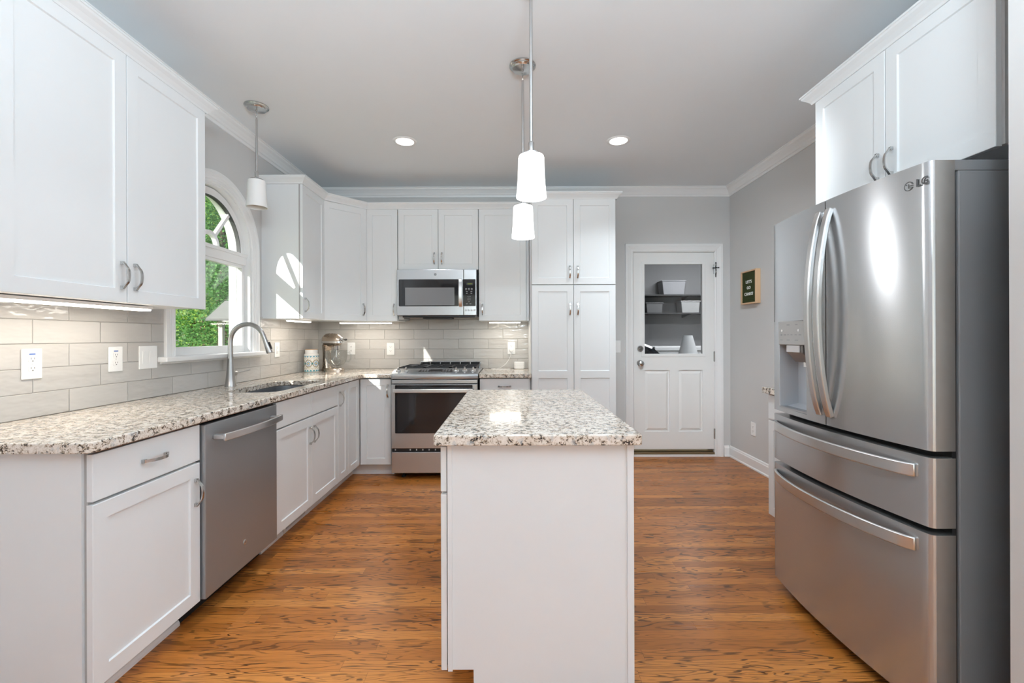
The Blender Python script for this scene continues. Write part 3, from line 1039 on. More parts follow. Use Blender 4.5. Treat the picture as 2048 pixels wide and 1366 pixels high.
for i in range(2):
    y = 2.545 + i * 0.4585
    door(c, (FX, y, DRZ), U_Y, NX, 0.4585, DT - DRZ, name='false_drawer', slab=True)
    door(c, (FX, y, DB), U_Y, NX, 0.4585, 0.705 - DB, (0.427 if i == 0 else 0.0315, 0.478))
# floor register in the toe kick
v = thing('vent_register', 'white slotted vent register in the toe kick under the sink', 'vent', (-1.44, 2.96, 0))
fr = MB()
fr.box(-1.446, 2.805, 0.002, -1.428, 3.115, 0.020)
fr.box(-1.446, 2.805, 0.080, -1.428, 3.115, 0.095)
fr.box(-1.446, 2.805, 0.020, -1.428, 2.825, 0.080)
fr.box(-1.446, 3.095, 0.020, -1.428, 3.115, 0.080)
part('frame', fr, M['trim'], v, bevel=0.002)
part('duct', MB().box(-1.4465, 2.825, 0.020, -1.4415, 3.095, 0.080), M['slot'], v)
lv = MB()
for i in range(18):
    y = 2.829 + i * 0.0147
    lv.box(-1.436, y, 0.020, -1.4325, y + 0.0055, 0.080)
part('louvers', lv, M['trim'], v)

# narrow tray cabinet
c = thing('narrow_base_cabinet', 'narrow white one-door base cabinet right of the sink cabinet', 'cabinet', (-1.67, 3.57, 0))
part('body', MB().box(TL, 3.462, 0.10, -1.372, 3.678, 0.874), M['cab'], c)
part('gap_shade_strip', MB().box(-1.372, 3.466, 0.11, FX, 3.675, 0.87), M['gap_shade'], c)
tk = MB().box(TL, 3.462, 0, -1.447, 3.678, 0.10).prism(sh, 3.462, 3.678, fr=lambda a, b, c: (a, c, b))
part('toe_kick', tk, M['trim'], c)
door(c, (FX, 3.462, DB), U_Y, NX, 0.216, DT - DB, (0.034, 0.65))

# corner base cabinet with two doors at right angles
YD = 3.978           # door back plane of the back run; faces at 3.958
c = thing('corner_base_cabinet', 'white corner base cabinet with two doors meeting at right angles, left of the range', 'cabinet', (-1.5, 4.2, 0))
part('body', MB().prism([(TL, 3.681), (-1.372, 3.681), (-1.372, 3.990), (-1.055, 3.990), (-1.055, TB), (TL, TB)], 0.10, 0.874), M['cab'], c)
part('gap_shade_strip', MB().box(-1.372, 3.684, 0.11, FX, 3.95, 0.87).box(-1.345, YD, 0.11, -1.058, 3.990, 0.87), M['gap_shade'], c)
tk = MB().prism([(TL, 3.681), (-1.447, 3.681), (-1.447, 4.055), (-1.055, 4.055), (-1.055, TB), (TL, TB)], 0, 0.10)
tk.sweep([(-1.447, 3.681, 0), (-1.447, 4.055, 0), (-1.055, 4.055, 0)], [(0, 0), (0.016, 0), (0.016, 0.012), (0.010, 0.022), (0, 0.028)], side=-1)
part('toe_kick', tk, M['trim'], c)
door(c, (FX, 3.680, DB), U_Y, NX, 0.276, DT - DB)
door(c, (-1.336, YD, DB), U_X, NY, 0.277, DT - DB, (0.249, 0.655))

# base cabinet right of the range
c = thing('base_cabinet', 'white base cabinet with one drawer over one door, right of the range', 'cabinet', (-0.05, 4.3, 0))
part('body', MB().box(-0.270, 3.990, 0.10, 0.182, TB, 0.874), M['cab'], c)
part('gap_shade_strip', MB().box(-0.267, YD, 0.11, 0.165, 3.990, 0.87), M['gap_shade'], c)
part('toe_kick', MB().box(-0.270, 4.055, 0, 0.182, TB, 0.10), M['trim'], c)
door(c, (-0.272, YD, DRZ), U_X, NY, 0.440, DT - DRZ, (0.222, 0.085), 'h', name='drawer', slab=True)
door(c, (-0.272, YD, DB), U_X, NY, 0.440, 0.705 - DB, (0.035, 0.478))

# tall pantry
CT = 2.463
c = thing('pantry_cabinet', 'tall white four-door pantry cabinet between the range counter and the garage door', 'cabinet', (0.565, 4.3, 0))
part('body', MB().box(0.188, 3.990, 0.10, 0.944, YB - 0.003, CT + 0.03), M['cab'], c)
part('gap_shade_strip', MB().box(0.192, YD, 0.11, 0.940, 3.990, CT), M['gap_shade'], c)
part('toe_kick', MB().box(0.188, 4.055, 0, 0.944, YB - 0.003, 0.10), M['trim'], c)
for i in range(2):
    x = 0.193 + i * 0.375
    hx = 0.375 - 0.035 if i == 0 else 0.035
    door(c, (x, YD, 1.706), U_X, NY, 0.375, CT - 1.706, (hx, 0.108))
    door(c, (x, YD, DB), U_X, NY, 0.375, 1.698 - DB, (hx, 1.380), cuts=((0.765, 0.828),))
cprofile = [(0, 0), (0.012, 0), (0.016, 0.010), (0.030, 0.026), (0.044, 0.038), (0.048, 0.046), (0.052, 0.047), (0.052, 0.056), (0, 0.056)]
part('crown', MB().sweep([(0.188, 4.205, CT), (0.188, 3.968, CT), (0.944, 3.968, CT), (0.944, YB - 0.01, CT)], cprofile, side=-1).box(0.188, 3.97, CT + 0.03, 0.944, YB - 0.01, CT + 0.05), M['cab'], c)

# wall cabinets: door faces at x = -1.65 (left wall) and y = 4.258 (back wall)
UB = 1.395
UF = -1.67
c = thing('wall_cabinet', 'large white two-door wall cabinet left of the window over the LED light bar', 'cabinet', (-1.82, 1.91, UB))
b = MB().box(XL + 0.001, 1.425, UB + 0.003, -1.682, 2.416, CT + 0.03)
part('body', b, M['cab'], c)
part('gap_shade_strip', MB().box(-1.682, 1.43, UB + 0.024, UF, 2.412, CT), M['gap_shade'], c)
for i in range(2):
    y = 1.424 + i * 0.4965
    door(c, (UF, y, UB), U_Y, NX, 0.4955, CT - UB, (0.466 if i == 0 else 0.036, 0.114))
part('crown', MB().sweep([(-1.66, 1.40, CT), (-1.66, 2.418, CT), (XL + 0.002, 2.418, CT)], cprofile, side=-1).box(XL + 0.002, 1.40, CT + 0.03, -1.66, 2.418, CT + 0.05), M['cab'], c)

c = thing('wall_cabinet', 'narrow white wall cabinet right of the window with a sunlit side panel', 'cabinet', (-1.82, 3.76, UB))
b = MB().box(XL + 0.001, 3.546, UB - 0.002, -1.682, 3.965, CT + 0.02)
part('body', b, M['cab'], c)
part('gap_shade_strip', MB().box(-1.682, 3.550, UB + 0.024, UF, 3.965, CT), M['gap_shade'], c)
door(c, (UF, 3.546, UB), U_Y, NX, 0.420, CT - UB, (0.036, 0.108))

c = thing('corner_wall_cabinet', 'white diagonal corner wall cabinet above the stand mixer', 'cabinet', (-1.75, 4.36, UB))
part('body', MB().prism([(XL + 0.001, 3.969), (-1.687, 3.969), (-1.378, 4.281), (-1.378, YB - 0.001), (XL + 0.001, YB - 0.001)], UB + 0.003, CT + 0.02), M['cab'], c)
dg = Vector((0.7071, 0.7071, 0))
dn = Vector((0.7071, -0.7071, 0))
o = Vector((-1.687, 3.969, UB)) + dn * 0.004
door(c, o + dg * 0.012, dg, dn, 0.415, CT - UB, (0.378, 0.108))

YU = 4.278
c = thing('wall_cabinet', 'narrow white wall cabinet immediately left of the microwave', 'cabinet', (-1.22, 4.42, UB))
part('body', MB().box(-1.374, 4.290, UB + 0.003, -1.072, YB - 0.001, CT + 0.02), M['cab'], c)
part('gap_shade_strip', MB().box(-1.370, YU, UB + 0.024, -1.076, 4.290, CT), M['gap_shade'], c)
door(c, (-1.374, YU, UB), U_X, NY, 0.300, CT - UB, (0.268, 0.108))

c = thing('wall_cabinet', 'short white two-door wall cabinet directly above the microwave', 'cabinet', (-0.685, 4.42, 1.885))
part('body', MB().box(-1.069, 4.290, 1.888, -0.301, YB - 0.001, CT + 0.02), M['cab'], c)
part('gap_shade_strip', MB().box(-1.066, YU, 1.890, -0.304, 4.290, CT), M['gap_shade'], c)
for i in range(2):
    x = -1.070 + i * 0.385
    door(c, (x, YU, 1.884), U_X, NY, 0.3845, CT - 1.884, (0.349 if i == 0 else 0.036, 0.108))

c = thing('wall_cabinet', 'white one-door wall cabinet between the microwave and the pantry', 'cabinet', (-0.06, 4.42, UB))
part('body', MB().box(-0.298, 4.290, UB + 0.003, 0.184, YB - 0.001, CT + 0.02), M['cab'], c)
part('gap_shade_strip', MB().box(-0.295, YU, UB + 0.024, 0.150, 4.290, CT), M['gap_shade'], c)
part('filler', MB().box(0.162, YU, UB, 0.184, 4.290, CT), M['cab'], c)
door(c, (-0.298, YU, UB), U_X, NY, 0.456, CT - UB, (0.036, 0.108))

# crown running over the corner cabinets
cr = MB().sweep([(XL + 0.002, 3.544, CT), (-1.655, 3.544, CT), (-1.655, 3.957, CT), (-1.369, 4.263, CT), (0.186, 4.263, CT)], cprofile, side=-1)
solo('crown_molding', cr, M['cab'], 'white crown moulding along the tops of the corner and microwave wall cabinets', 'moulding', (-1.4, 4.0, CT))

# cabinet over the fridge
c = thing('wall_cabinet', 'deep white two-door cabinet mounted above the refrigerator', 'cabinet', (1.95, 1.9, 1.866))
part('body', MB().box(1.639, 1.455, 1.869, XR - 0.001, 2.345, CT + 0.03), M['cab'], c)
part('gap_shade_strip', MB().box(1.627, 1.460, 1.871, 1.639, 2.342, CT), M['gap_shade'], c)
for i in range(2):
    y = 1.468 + i * 0.4355
    door(c, (1.627, y, 1.866), U_Y, NXM, 0.435, CT - 1.866, (0.400 if i == 0 else 0.036, 0.108))
part('crown', MB().sweep([(1.615, 1.28, CT), (1.615, 2.347, CT), (XR - 0.01, 2.347, CT)], cprofile, side=1).box(1.615, 1.28, CT + 0.03, XR - 0.01, 2.347, CT + 0.05), M['cab'], c)

# low cabinet beyond the fridge
c = thing('base_cabinet', 'white base cabinet almost hidden beyond the refrigerator on the right wall', 'cabinet', (1.95, 2.55, 0))
part('body', MB().box(1.672, 2.26, 0.10, XR - 0.03, 2.845, 0.874), M['cab'], c)
part('toe_kick', MB().box(1.75, 2.26, 0, XR - 0.03, 2.845, 0.10), M['trim'], c)
door(c, (1.668, 2.262, DRZ), U_Y, NXM, 0.582, DT - DRZ, name='drawer', slab=True)
door(c, (1.668, 2.262, DB), U_Y, NXM, 0.582, 0.705 - DB)
solo('countertop', MB().box(1.622, 2.26, 0.876, XR - 0.002, 2.872, 0.914), M['granite'], 'small granite countertop peeking out beyond the refrigerator', 'countertop', (1.95, 2.56, 0.876), bevel=0.004)

# ------------------------------------------------------------------ kitchen island
c = thing('kitchen_island', 'white kitchen island cabinet with a plain end panel facing the camera', 'island', (0.1, 2.1, 0))
part('body', MB().prism([(-0.2145, 0.107), (-0.2145, 0.877), (0.417, 0.877), (0.417, 0), (-0.128, 0), (-0.128, 0.107)], 1.518, 2.715, fr=lambda a, b, c: (a, c, b)), M['cab'], c)
part('corner_trim', MB().box(-0.2145, 1.512, 0.105, -0.199, 1.518, 0.877), M['cab'], c)
part('corner_trim', MB().box(0.397, 1.512, 0, 0.419, 1.518, 0.877), M['cab'], c)
part('gap_shade_strip', MB().box(-0.218, 1.53, 0.115, -0.2145, 2.705, 0.87), M['gap_shade'], c)
for i in range(2):
    y = 1.515 + i * 0.60
    door(c, (-0.218, y, DRZ), U_Y, NXM, 0.599, DT - DRZ, (0.30, 0.078), 'h', name='drawer', slab=True)
    door(c, (-0.218, y, DB), U_Y, NXM, 0.599, 0.705 - DB, (0.56 if i == 0 else 0.04, 0.478))
it = MB().prism(rounded(-0.258, 1.482, 0.4415, 2.752, 0.012, 4), 0.878, 0.914)
solo('island_countertop', it, M['granite'], 'speckled granite countertop on the kitchen island', 'countertop', (0.09, 2.1, 0.878), bevel=0.005, seg=3)

# ------------------------------------------------------------------ perimeter countertops with the sink cut-out


def holed_prism(outer, inner, z0, z1):
    bm = bmesh.new()
    ed = []
    for loop in (outer, inner):
        vs = [bm.verts.new((x, y, z1)) for x, y in loop]
        for i in range(len(vs)):
            ed.append(bm.edges.new((vs[i], vs[(i + 1) % len(vs)])))
    bmesh.ops.triangle_fill(bm, use_beauty=True, use_dissolve=False, edges=ed)
    bm.verts.index_update()
    vs = [tuple(v.co) for v in bm.verts]
    fs = [[v.index for v in f.verts] for f in bm.faces]
    bm.free()
    mb = MB().add(vs, fs)
    mb.add([(x, y, z0) for x, y, _ in vs], [f[::-1] for f in fs])
    for loop in (outer, inner):
        n = len(loop)
        mb.add([(x, y, z0) for x, y in loop] + [(x, y, z1) for x, y in loop], [(i, (i + 1) % n, n + (i + 1) % n, n + i) for i in range(n)])
    return mb


rc = [(-1.315 + 0.055 - 0.055 * math.cos(math.radians(a)), 3.935 - 0.055 + 0.055 * math.sin(math.radians(a))) for a in range(0, 91, 15)]
outer = [(TL, 1.388), (-1.345, 1.388), (-1.327, 1.394), (-1.318, 1.406), (-1.315, 1.42)] + rc + [(-1.046, 3.935), (-1.046, TB), (TL, TB)]
inner = rounded(-1.745, 2.66, -1.405, 3.36, 0.10, 7)
ct = holed_prism(outer, inner, 0.880, 0.914)
solo('countertop', ct, M['granite'], 'long L-shaped granite countertop with the sink cut-out under the window', 'countertop', (-1.65, 2.9, 0.88), bevel=0.004)
solo('counter_underlay', MB().box(-1.40, 1.43, 0.8745, -1.330, 3.90, 0.8795), M['ply'], 'thin brown plywood strip under the edge of the long granite countertop', 'plywood strip', (-1.36, 2.6, 0.874))
solo('countertop', MB().box(-0.277, 3.935, 0.876, 0.187, TB, 0.914), M['granite'], 'short granite countertop between the range and the pantry', 'countertop', (-0.04, 4.26, 0.876), bevel=0.004)

# undermount sink
c = thing('sink', 'undermount stainless steel sink below the arched window', 'sink', (-1.575, 3.01, 0.69))
so, si = rounded(-1.753, 2.652, -1.397, 3.368, 0.105, 7), rounded(-1.748, 2.657, -1.402, 3.363, 0.10, 7)
bs = MB()
n = len(so)
zt, zb = 0.878, 0.690
for lp, s_ in ((so, 1), (si, -1)):
    bs.add([(x, y, zb) for x, y in lp] + [(x, y, zt) for x, y in lp], [(i, (i + 1) % n, n + (i + 1) % n, n + i)[::s_] for i in range(n)], smooth=True)
bs.add([(x, y, zt) for x, y in so] + [(x, y, zt) for x, y in si], [(i, (i + 1) % n, n + (i + 1) % n, n + i) for i in range(n)])
bs.add([(x, y, zb) for x, y in so], [list(range(n))])
bs.add([(x, y, zb + 0.004) for x, y in si], [list(range(n))])
part('basin', bs, M['sink'], c, recalc=False)
part('drain', MB().lathe([(0, 0.0045), (0.02, 0.0045), (0.040, 0.008), (0.045, 0.0045)], (-1.58, 3.01, 0.69), 24), M['chrome'], c)

# ------------------------------------------------------------------ faucet
c = thing('faucet', 'tall gooseneck pull-down faucet in brushed nickel behind the sink', 'faucet', (-1.885, 3.0, 0.914))
fb = MB().lathe([(0.0, 0), (0.035, 0), (0.035, 0.004), (0.032, 0.012), (0.026, 0.07), (0.0205, 0.15), (0.018, 0.185), (0.018, 0.20)], (-1.885, 3.0, 0.914), 28)
part('base', fb, M['nickel_soft'], c)
sp = [(-1.885, 3.0, 1.11), (-1.885, 3.0, 1.20)]
R = 0.115
for i in range(17):
    a = math.radians(180 - 160 * i / 16)
    sp.append((-1.885 + R + R * math.cos(a), 3.0, 1.215 + R * math.sin(a) * 1.02))
part('spout', MB().tube(sp, 0.0155, 18), M['nickel_soft'], c)
ex, ez = sp[-1][0], sp[-1][2]
d_ = Vector((math.cos(math.radians(-70)), 0, math.sin(math.radians(-70))))
hp = [Vector((ex, 3.0, ez)) + d_ * q for q in (0.0, 0.02, 0.04, 0.115, 0.125)]
hd = part('spray_head', MB().tube(hp, [0.0140, 0.0150, 0.0155, 0.0200, 0.0185], 20), M['nickel_soft'], c)
nb = Vector((math.sin(math.radians(70)), 0, math.cos(math.radians(70))))
o = Vector((ex, 3.0 - 0.007, ez)) + d_ * 0.055 + nb * 0.014
part('spray_button', MB().obox(o, d_, (0, 1, 0), nb, 0.048, 0.014, 0.010), M['black'], hd, bevel=0.002)
lh = MB().lathe([(0, 0), (0.0185, 0), (0.0185, 0.030), (0.013, 0.038), (0, 0.038)], (-1.885, 3.015, 1.000), 22, (0.25, 1, 0))
lvr = part('lever_hub', lh, M['nickel_soft'], c)
part('lever', MB().tube([(-1.876, 3.05, 1.000), (-1.872, 3.075, 1.002), (-1.862, 3.12, 1.006), (-1.852, 3.165, 1.012)], [0.0075, 0.0060, 0.0055, 0.0072], 12, flat=0.75), M['nickel_soft'], lvr)

# ------------------------------------------------------------------ refrigerator
RX, RY0, RY1 = 1.313, 1.385, 2.220
RYC, RHW = (RY0 + RY1) / 2, (RY1 - RY0) / 2


def fx(y, extra=0.0):
    """bowed front of the fridge at y"""
    return RX - 0.034 * (1 - ((y - RYC) / RHW) ** 2) - extra


def slab(mb, y0, y1, z0, z1, back=1.386, r0=False, r1=False, mi=0, n=14, lip=0.012):
    """piece of a bowed door; r0 / r1 round the front corner at that end"""
    pl = []
    ys = [y0 + (y1 - y0) * i / n for i in range(n + 1)]
    for y in ys:
        e = 0.0
        if r0 and y - y0 < lip:
            e = 1
        pl.append((fx(y), y))
    if r0:
        pl = [(fx(y0) + lip, y0), (fx(y0) + lip * 0.3, y0 + lip * 0.3)] + [p for p in pl if p[1] > y0 + lip * 0.9]
        pl.insert(2, (fx(y0 + lip), y0 + lip)) if pl[2][1] > y0 + lip * 1.05 else None
    if r1:
        pl = [p for p in pl if p[1] < y1 - lip * 0.9] + [(fx(y1 - lip), y1 - lip), (fx(y1) + lip * 0.3, y1 - lip * 0.3), (fx(y1) + lip, y1)]
    pl = pl + [(back, y1), (back, y0)]
    k = len(pl)
    p = [(x, y, z0) for x, y in pl] + [(x, y, z1) for x, y in pl]
    mb.add(p, [list(range(k - 1, -1, -1)), list(range(k, 2 * k))], mi)
    mb.add(p, [(i, i + 1, k + i + 1, k + i) for i in range(k - 3)], mi, True)
    mb.add(p, [(i, (i + 1) % k, k + (i + 1) % k, k + i) for i in range(k - 3, k)], 1)
    return mb


fr = thing('refrigerator', 'stainless steel french-door refrigerator with two freezer drawers and a water dispenser', 'refrigerator', (1.75, 1.80, 0))
part('case', MB().box(1.400, RY0 + 0.003, 0.04, 2.18, RY1 - 0.003, 1.757), M['charcoal'], fr, bevel=0.004)
part('gasket', MB().box(1.386, RY0 + 0.012, 0.06, 1.400, RY1 - 0.012, 1.755), M['black'], fr)
part('base_grille', MB().box(1.42, RY0 + 0.02, 0.0, 2.15, RY1 - 0.02, 0.04), M['black'], fr)
hc = MB().box(1.385, RY0 + 0.004, 1.757, 2.10, RY0 + 0.10, 1.791)
part('hinge_cover', hc, M['charcoal'], fr, bevel=0.003)
part('hinge_cover', MB().box(1.385, RY1 - 0.10, 1.757, 1.62, RY1 - 0.004, 1.791), M['charcoal'], fr, bevel=0.003)
part('hinge_pin', MB().box(1.335, RY0 + 0.004, 1.762, 1.386, RY0 + 0.05, 1.784), M['grey_side'], fr, bevel=0.002)
steel2 = [M['steel'], M['grey_side']]
YS = 1.8025                       # split of the two upper doors
rd = part('door', slab(MB(), RY0, YS - 0.003, 0.880, 1.788, r0=True), steel2, fr, 'right door with the raised maker mark')
ld = MB()
ny0, ny1, nz0, nz1 = 1.925, 2.135, 0.900, 1.310
slab(ld, YS + 0.003, RY1, nz1, 1.788, r1=True)
slab(ld, YS + 0.003, RY1, 0.880, nz0, r1=True)
slab(ld, YS + 0.003, ny0, nz0, nz1)
slab(ld, ny1, RY1, nz0, nz1, r1=True)
ldo = part('door', ld, steel2, fr, 'left door with the water dispenser')
# dispenser niche
nm = MB()
ix = fx(2.03) + 0.003
bx = 1.380
nm.box(bx, ny0, nz0, 1.3865, ny1, nz1)
nm.box(ix, ny1 - 0.004, nz0, bx, ny1, 1.20)
nm.box(ix, ny0, nz0, bx, ny0 + 0.004, 1.20)
vv = [(ix, ny0, nz0), (ix, ny1, nz0), (bx, ny1, nz0 + 0.02), (bx, ny0, nz0 + 0.02)]
nm.add(vv, [(0, 1, 2, 3)])
part('dispenser_niche', nm, M['niche'], ldo)
pm = MB()
pm.box(fx(2.03) - 0.002, ny0, 1.200, 1.37, ny1, nz1)
pan = part('control_panel', pm, M['panel_grey'], ldo, bevel=0.003)
px = fx(2.03) - 0.0026
for y, z, w_, h_ in ((2.11, 1.222, .018, .003), (2.085, 1.246, .016, .004), (2.06, 1.246, .012, .003), (2.035, 1.246, .012, .003), (2.005, 1.246, .014, .003), (1.975, 1.246, .016, .004), (2.11, 1.246, .012, .006), (2.06, 1.222, .020, .003), (2.0, 1.222, .024, .003), (2.06, 1.292, .020, .005), (2.0, 1.292, .016, .004)):
    part('printed_icon', MB().box(px, y - w_ / 2, z - h_ / 2, px + 0.001, y + w_ / 2, z + h_ / 2), M['print_grey'], pan)
for y in (2.105, 1.985):
    part('indicator_dot', MB().lathe([(0, 0), (0.006, 0), (0.006, 0.001), (0, 0.001)], (px, y, 1.266), 12, (-1, 0, 0)), M['plastic'], pan)
nz = MB()
nz.prism([(ix + 0.005, 1.20), (ix + 0.005, 1.165), (1.335, 1.120), (1.362, 1.120), (1.375, 1.20)], 1.975, 2.085, fr=lambda a, b, c: (a, c, b))
noz = part('nozzle_housing', nz, M['grey_side'], ldo, bevel=0.004)
part('paddle', MB().box(ix - 0.002, 1.985, 1.166, ix + 0.006, 2.080, 1.198), M['print_pale'], noz, bevel=0.003)
part('spout', MB().lathe([(0.0, 0), (0.009, 0), (0.009, 0.022), (0, 0.022)], (1.343, 2.02, 1.100), 16), M['plastic'], noz)
tr_ = MB().prism([(fx(2.03) + 0.001, 0.900), (fx(2.03) + 0.001, 0.908), (1.378, 0.908), (1.378, 0.900)], ny0 + 0.004, ny1 - 0.004, fr=lambda a, b, c: (a, c, b))
part('drip_tray', tr_, M['steel'], ldo)
# freezer drawers
d1 = part('drawer', slab(MB(), RY0, RY1, 0.640, 0.858, r0=True, r1=True, n=24), steel2, fr, 'upper freezer drawer')
d2 = part('drawer', slab(MB(), RY0, RY1, 0.055, 0.618, r0=True, r1=True, n=24), steel2, fr, 'tall lower freezer drawer')


def vhandle(y):
    pts, ws = [], []
    for i in range(25):
        f = i / 24
        b = 1 - (2 * f - 1) ** 2
        pts.append((fx(y) - 0.002 - 0.052 * b ** 0.8, y, 0.918 + f * 0.830))
    mb = MB().bar(pts, (0, 1, 0), 0.0145, 0.020)
    return mb


part('handle', vhandle(1.774), M['bar'], rd, bevel=0.004)
part('handle', vhandle(1.832), M['bar'], ldo, bevel=0.004)


def hhandle(z):
    pts = []
    for i in range(33):
        f = i / 32
        y = 1.432 + f * (2.185 - 1.432)
        b = 1 - (2 * f - 1) ** 2
        pts.append((fx(y) - 0.003 - 0.045 * b ** 0.6, y, z))
    mb = MB().bar(pts, (0, 0, 1), 0.0215, 0.012)
    return mb


part('handle', hhandle(0.808), M['bar'], d1, bevel=0.004)
part('handle', hhandle(0.570), M['bar'], d2, bevel=0.004)
# raised maker mark: a ring with its bent bar, and two letters
o = Vector((fx(1.452) - 0.0002, 1.4525, 1.728))
rg = MB()
U_, N_ = Vector((0.05, -1, 0)).normalized(), Vector((-1, -0.05, 0)).normalized()
P_ = lambda a, b, c: o + U_ * a + U_Z * b + N_ * c
ring = [(math.radians(a), 0) for a in range(20, 341, 16)]
vv = []
for a, _ in ring:
    for r_, c_ in ((0.0150, 0), (0.0150, 0.0012), (0.0125, 0.0012), (0.0125, 0)):
        vv.append(P_(r_ * math.cos(a), r_ * math.sin(a), c_))
rg.add(vv, [(i * 4 + j, i * 4 + (j + 1) % 4, (i + 1) * 4 + (j + 1) % 4, (i + 1) * 4 + j) for i in range(len(ring) - 1) for j in range(4)])
rg.obox(P_(-0.0010, -0.007, 0), U_, U_Z, N_, 0.0022, 0.014, 0.0012)
rg.obox(P_(-0.0010, -0.007, 0), U_, U_Z, N_, 0.0075, 0.0022, 0.0012)
rg.obox(P_(0.004, -0.0012, 0), U_, U_Z, N_, 0.0110, 0.0022, 0.0012)
rg.obox(P_(-0.0085, 0.004, 0), U_, U_Z, N_, 0.0032, 0.0032, 0.0012)
merge(rg, text_mb('LG', 0.034, P_(0.046, 0, 0), U_, U_Z, N_, 0.0012, 1.05, bold=0.0006))
part('maker_mark', rg, M['slot'], rd)

# ------------------------------------------------------------------ gas range
AX0, AX1 = -1.040, -0.282
AC = (AX0 + AX1) / 2
rg = thing('gas_range', 'stainless steel slide-in gas range with a black oven window', 'range', (AC, 4.2, 0))
part('case', MB().box(AX0 + 0.006, 3.945, 0.055, AX1 - 0.006, 4.57, 0.915), M['charcoal'], rg)
for x in (AX0 + 0.09, AX1 - 0.09):
    for y in (3.97, 4.5):
        part('foot', MB().lathe([(0, 0), (0.020, 0), (0.020, 0.012), (0.009, 0.014), (0.009, 0.056), (0, 0.056)], (x, y, 0), 16), M['iron'], rg)
FY = 3.872                       # front of the oven door


def bow(x, amt=0.028):
    return amt * (1 - ((x - AC) / ((AX1 - AX0) / 2)) ** 2)


# cooktop deck and sloped, bowed control panel
part('cooktop', MB().box(AX0, 4.02, 0.900, AX1, 4.545, 0.930), M['steel_x'], rg, bevel=0.006)
cp = MB()
xs = [AX0 + (AX1 - AX0) * i / 24 for i in range(25)]
sec = []
for x in xs:
    f = FY + 0.018 - bow(x)
    sec.append([(x, 4.025, 0.957), (x, f + 0.012, 0.921), (x, f, 0.912), (x, f - 0.003, 0.892), (x, f + 0.002, 0.876), (x, f + 0.020, 0.866), (x, 3.95, 0.864), (x, 4.025, 0.864)])
k = 8
vv = [p for s_ in sec for p in s_]
cp.add(vv, [(i * k + j, i * k + (j + 1) % k, (i + 1) * k + (j + 1) % k, (i + 1) * k + j) for i in range(24) for j in range(k)], 0, True)
cp.add(sec[0], [list(range(k))])
cp.add(sec[-1], [list(range(k))])
pnl = part('control_panel', cp, M['steel_x'], rg)
part('front_rail', MB().box(AX0 + 0.004, FY + 0.012, 0.834, AX1 - 0.004, 3.95, 0.866), M['steel_x'], rg, bevel=0.003)
sl_ = Vector((0, 4.025 - (FY + 0.03), 0.957 - 0.921))
sl_n = Vector((0, -sl_.z, sl_.y)).normalized()
sl_u = sl_.normalized()


def onpanel(x, f, h=0.0):
    y0 = FY + 0.03 - bow(x)
    y = y0 + (4.025 - y0) * f
    z = 0.921 + (0.957 - 0.921) * f
    return Vector((x, y, z)) + sl_n * h


dsp = MB()
o = onpanel(AC - 0.152, 0.22, 0.0)
pts4 = [onpanel(AC - 0.150, 0.30, .0015), onpanel(AC + 0.150, 0.30, .0015), onpanel(AC + 0.140, 0.80, .0015), onpanel(AC - 0.140, 0.80, .0015)]
dsp.add(pts4 + [p - sl_n * 0.006 for p in pts4], [(0, 1, 2, 3), (7, 6, 5, 4), (0, 1, 5, 4), (1, 2, 6, 5), (2, 3, 7, 6), (3, 0, 4, 7)])
dp = part('display', dsp, M['black_glass'], pnl)
for i, x in enumerate((-0.12, -0.095, -0.07, 0.07, 0.095, 0.12)):
    for f in (0.42, 0.62):
        p = onpanel(AC + x, f, 0.0017)
        part('button', MB().obox(p - Vector((0.008, 0, 0)), (1, 0, 0), sl_u, sl_n, 0.016, 0.010, 0.0006), M['print_grey'], dp)
for i in range(6):
    p = onpanel(AC - 0.045 + i * 0.018, 0.40, 0.0017)
    part('button', MB().obox(p - Vector((0.005, 0, 0)), (1, 0, 0), sl_u, sl_n, 0.010, 0.006, 0.0006), M['print_grey'], dp)
dk = MB().obox(onpanel(AC - 0.05, 0.56, 0.0017), (1, 0, 0), sl_u, sl_n, 0.10, 0.03, 0.0006)
part('clock', dk, M['black'], dp)
for x in (AX0 + 0.046, AX0 + 0.114, AX1 - 0.197, AX1 - 0.122, AX1 - 0.048):
    p = onpanel(x, 0.50)
    kb = MB().lathe([(0.0, 0), (0.023, 0.0), (0.0235, 0.005), (0.020, 0.013), (0.0, 0.0135)], p, 24, sl_n)
    kb.obox(p + sl_n * 0.012 - Vector((0.006, 0, 0)) - sl_u * 0.018, (1, 0, 0), sl_u, sl_n, 0.012, 0.036, 0.021)
    part('knob', kb, M['bar'], pnl, bevel=0.002)
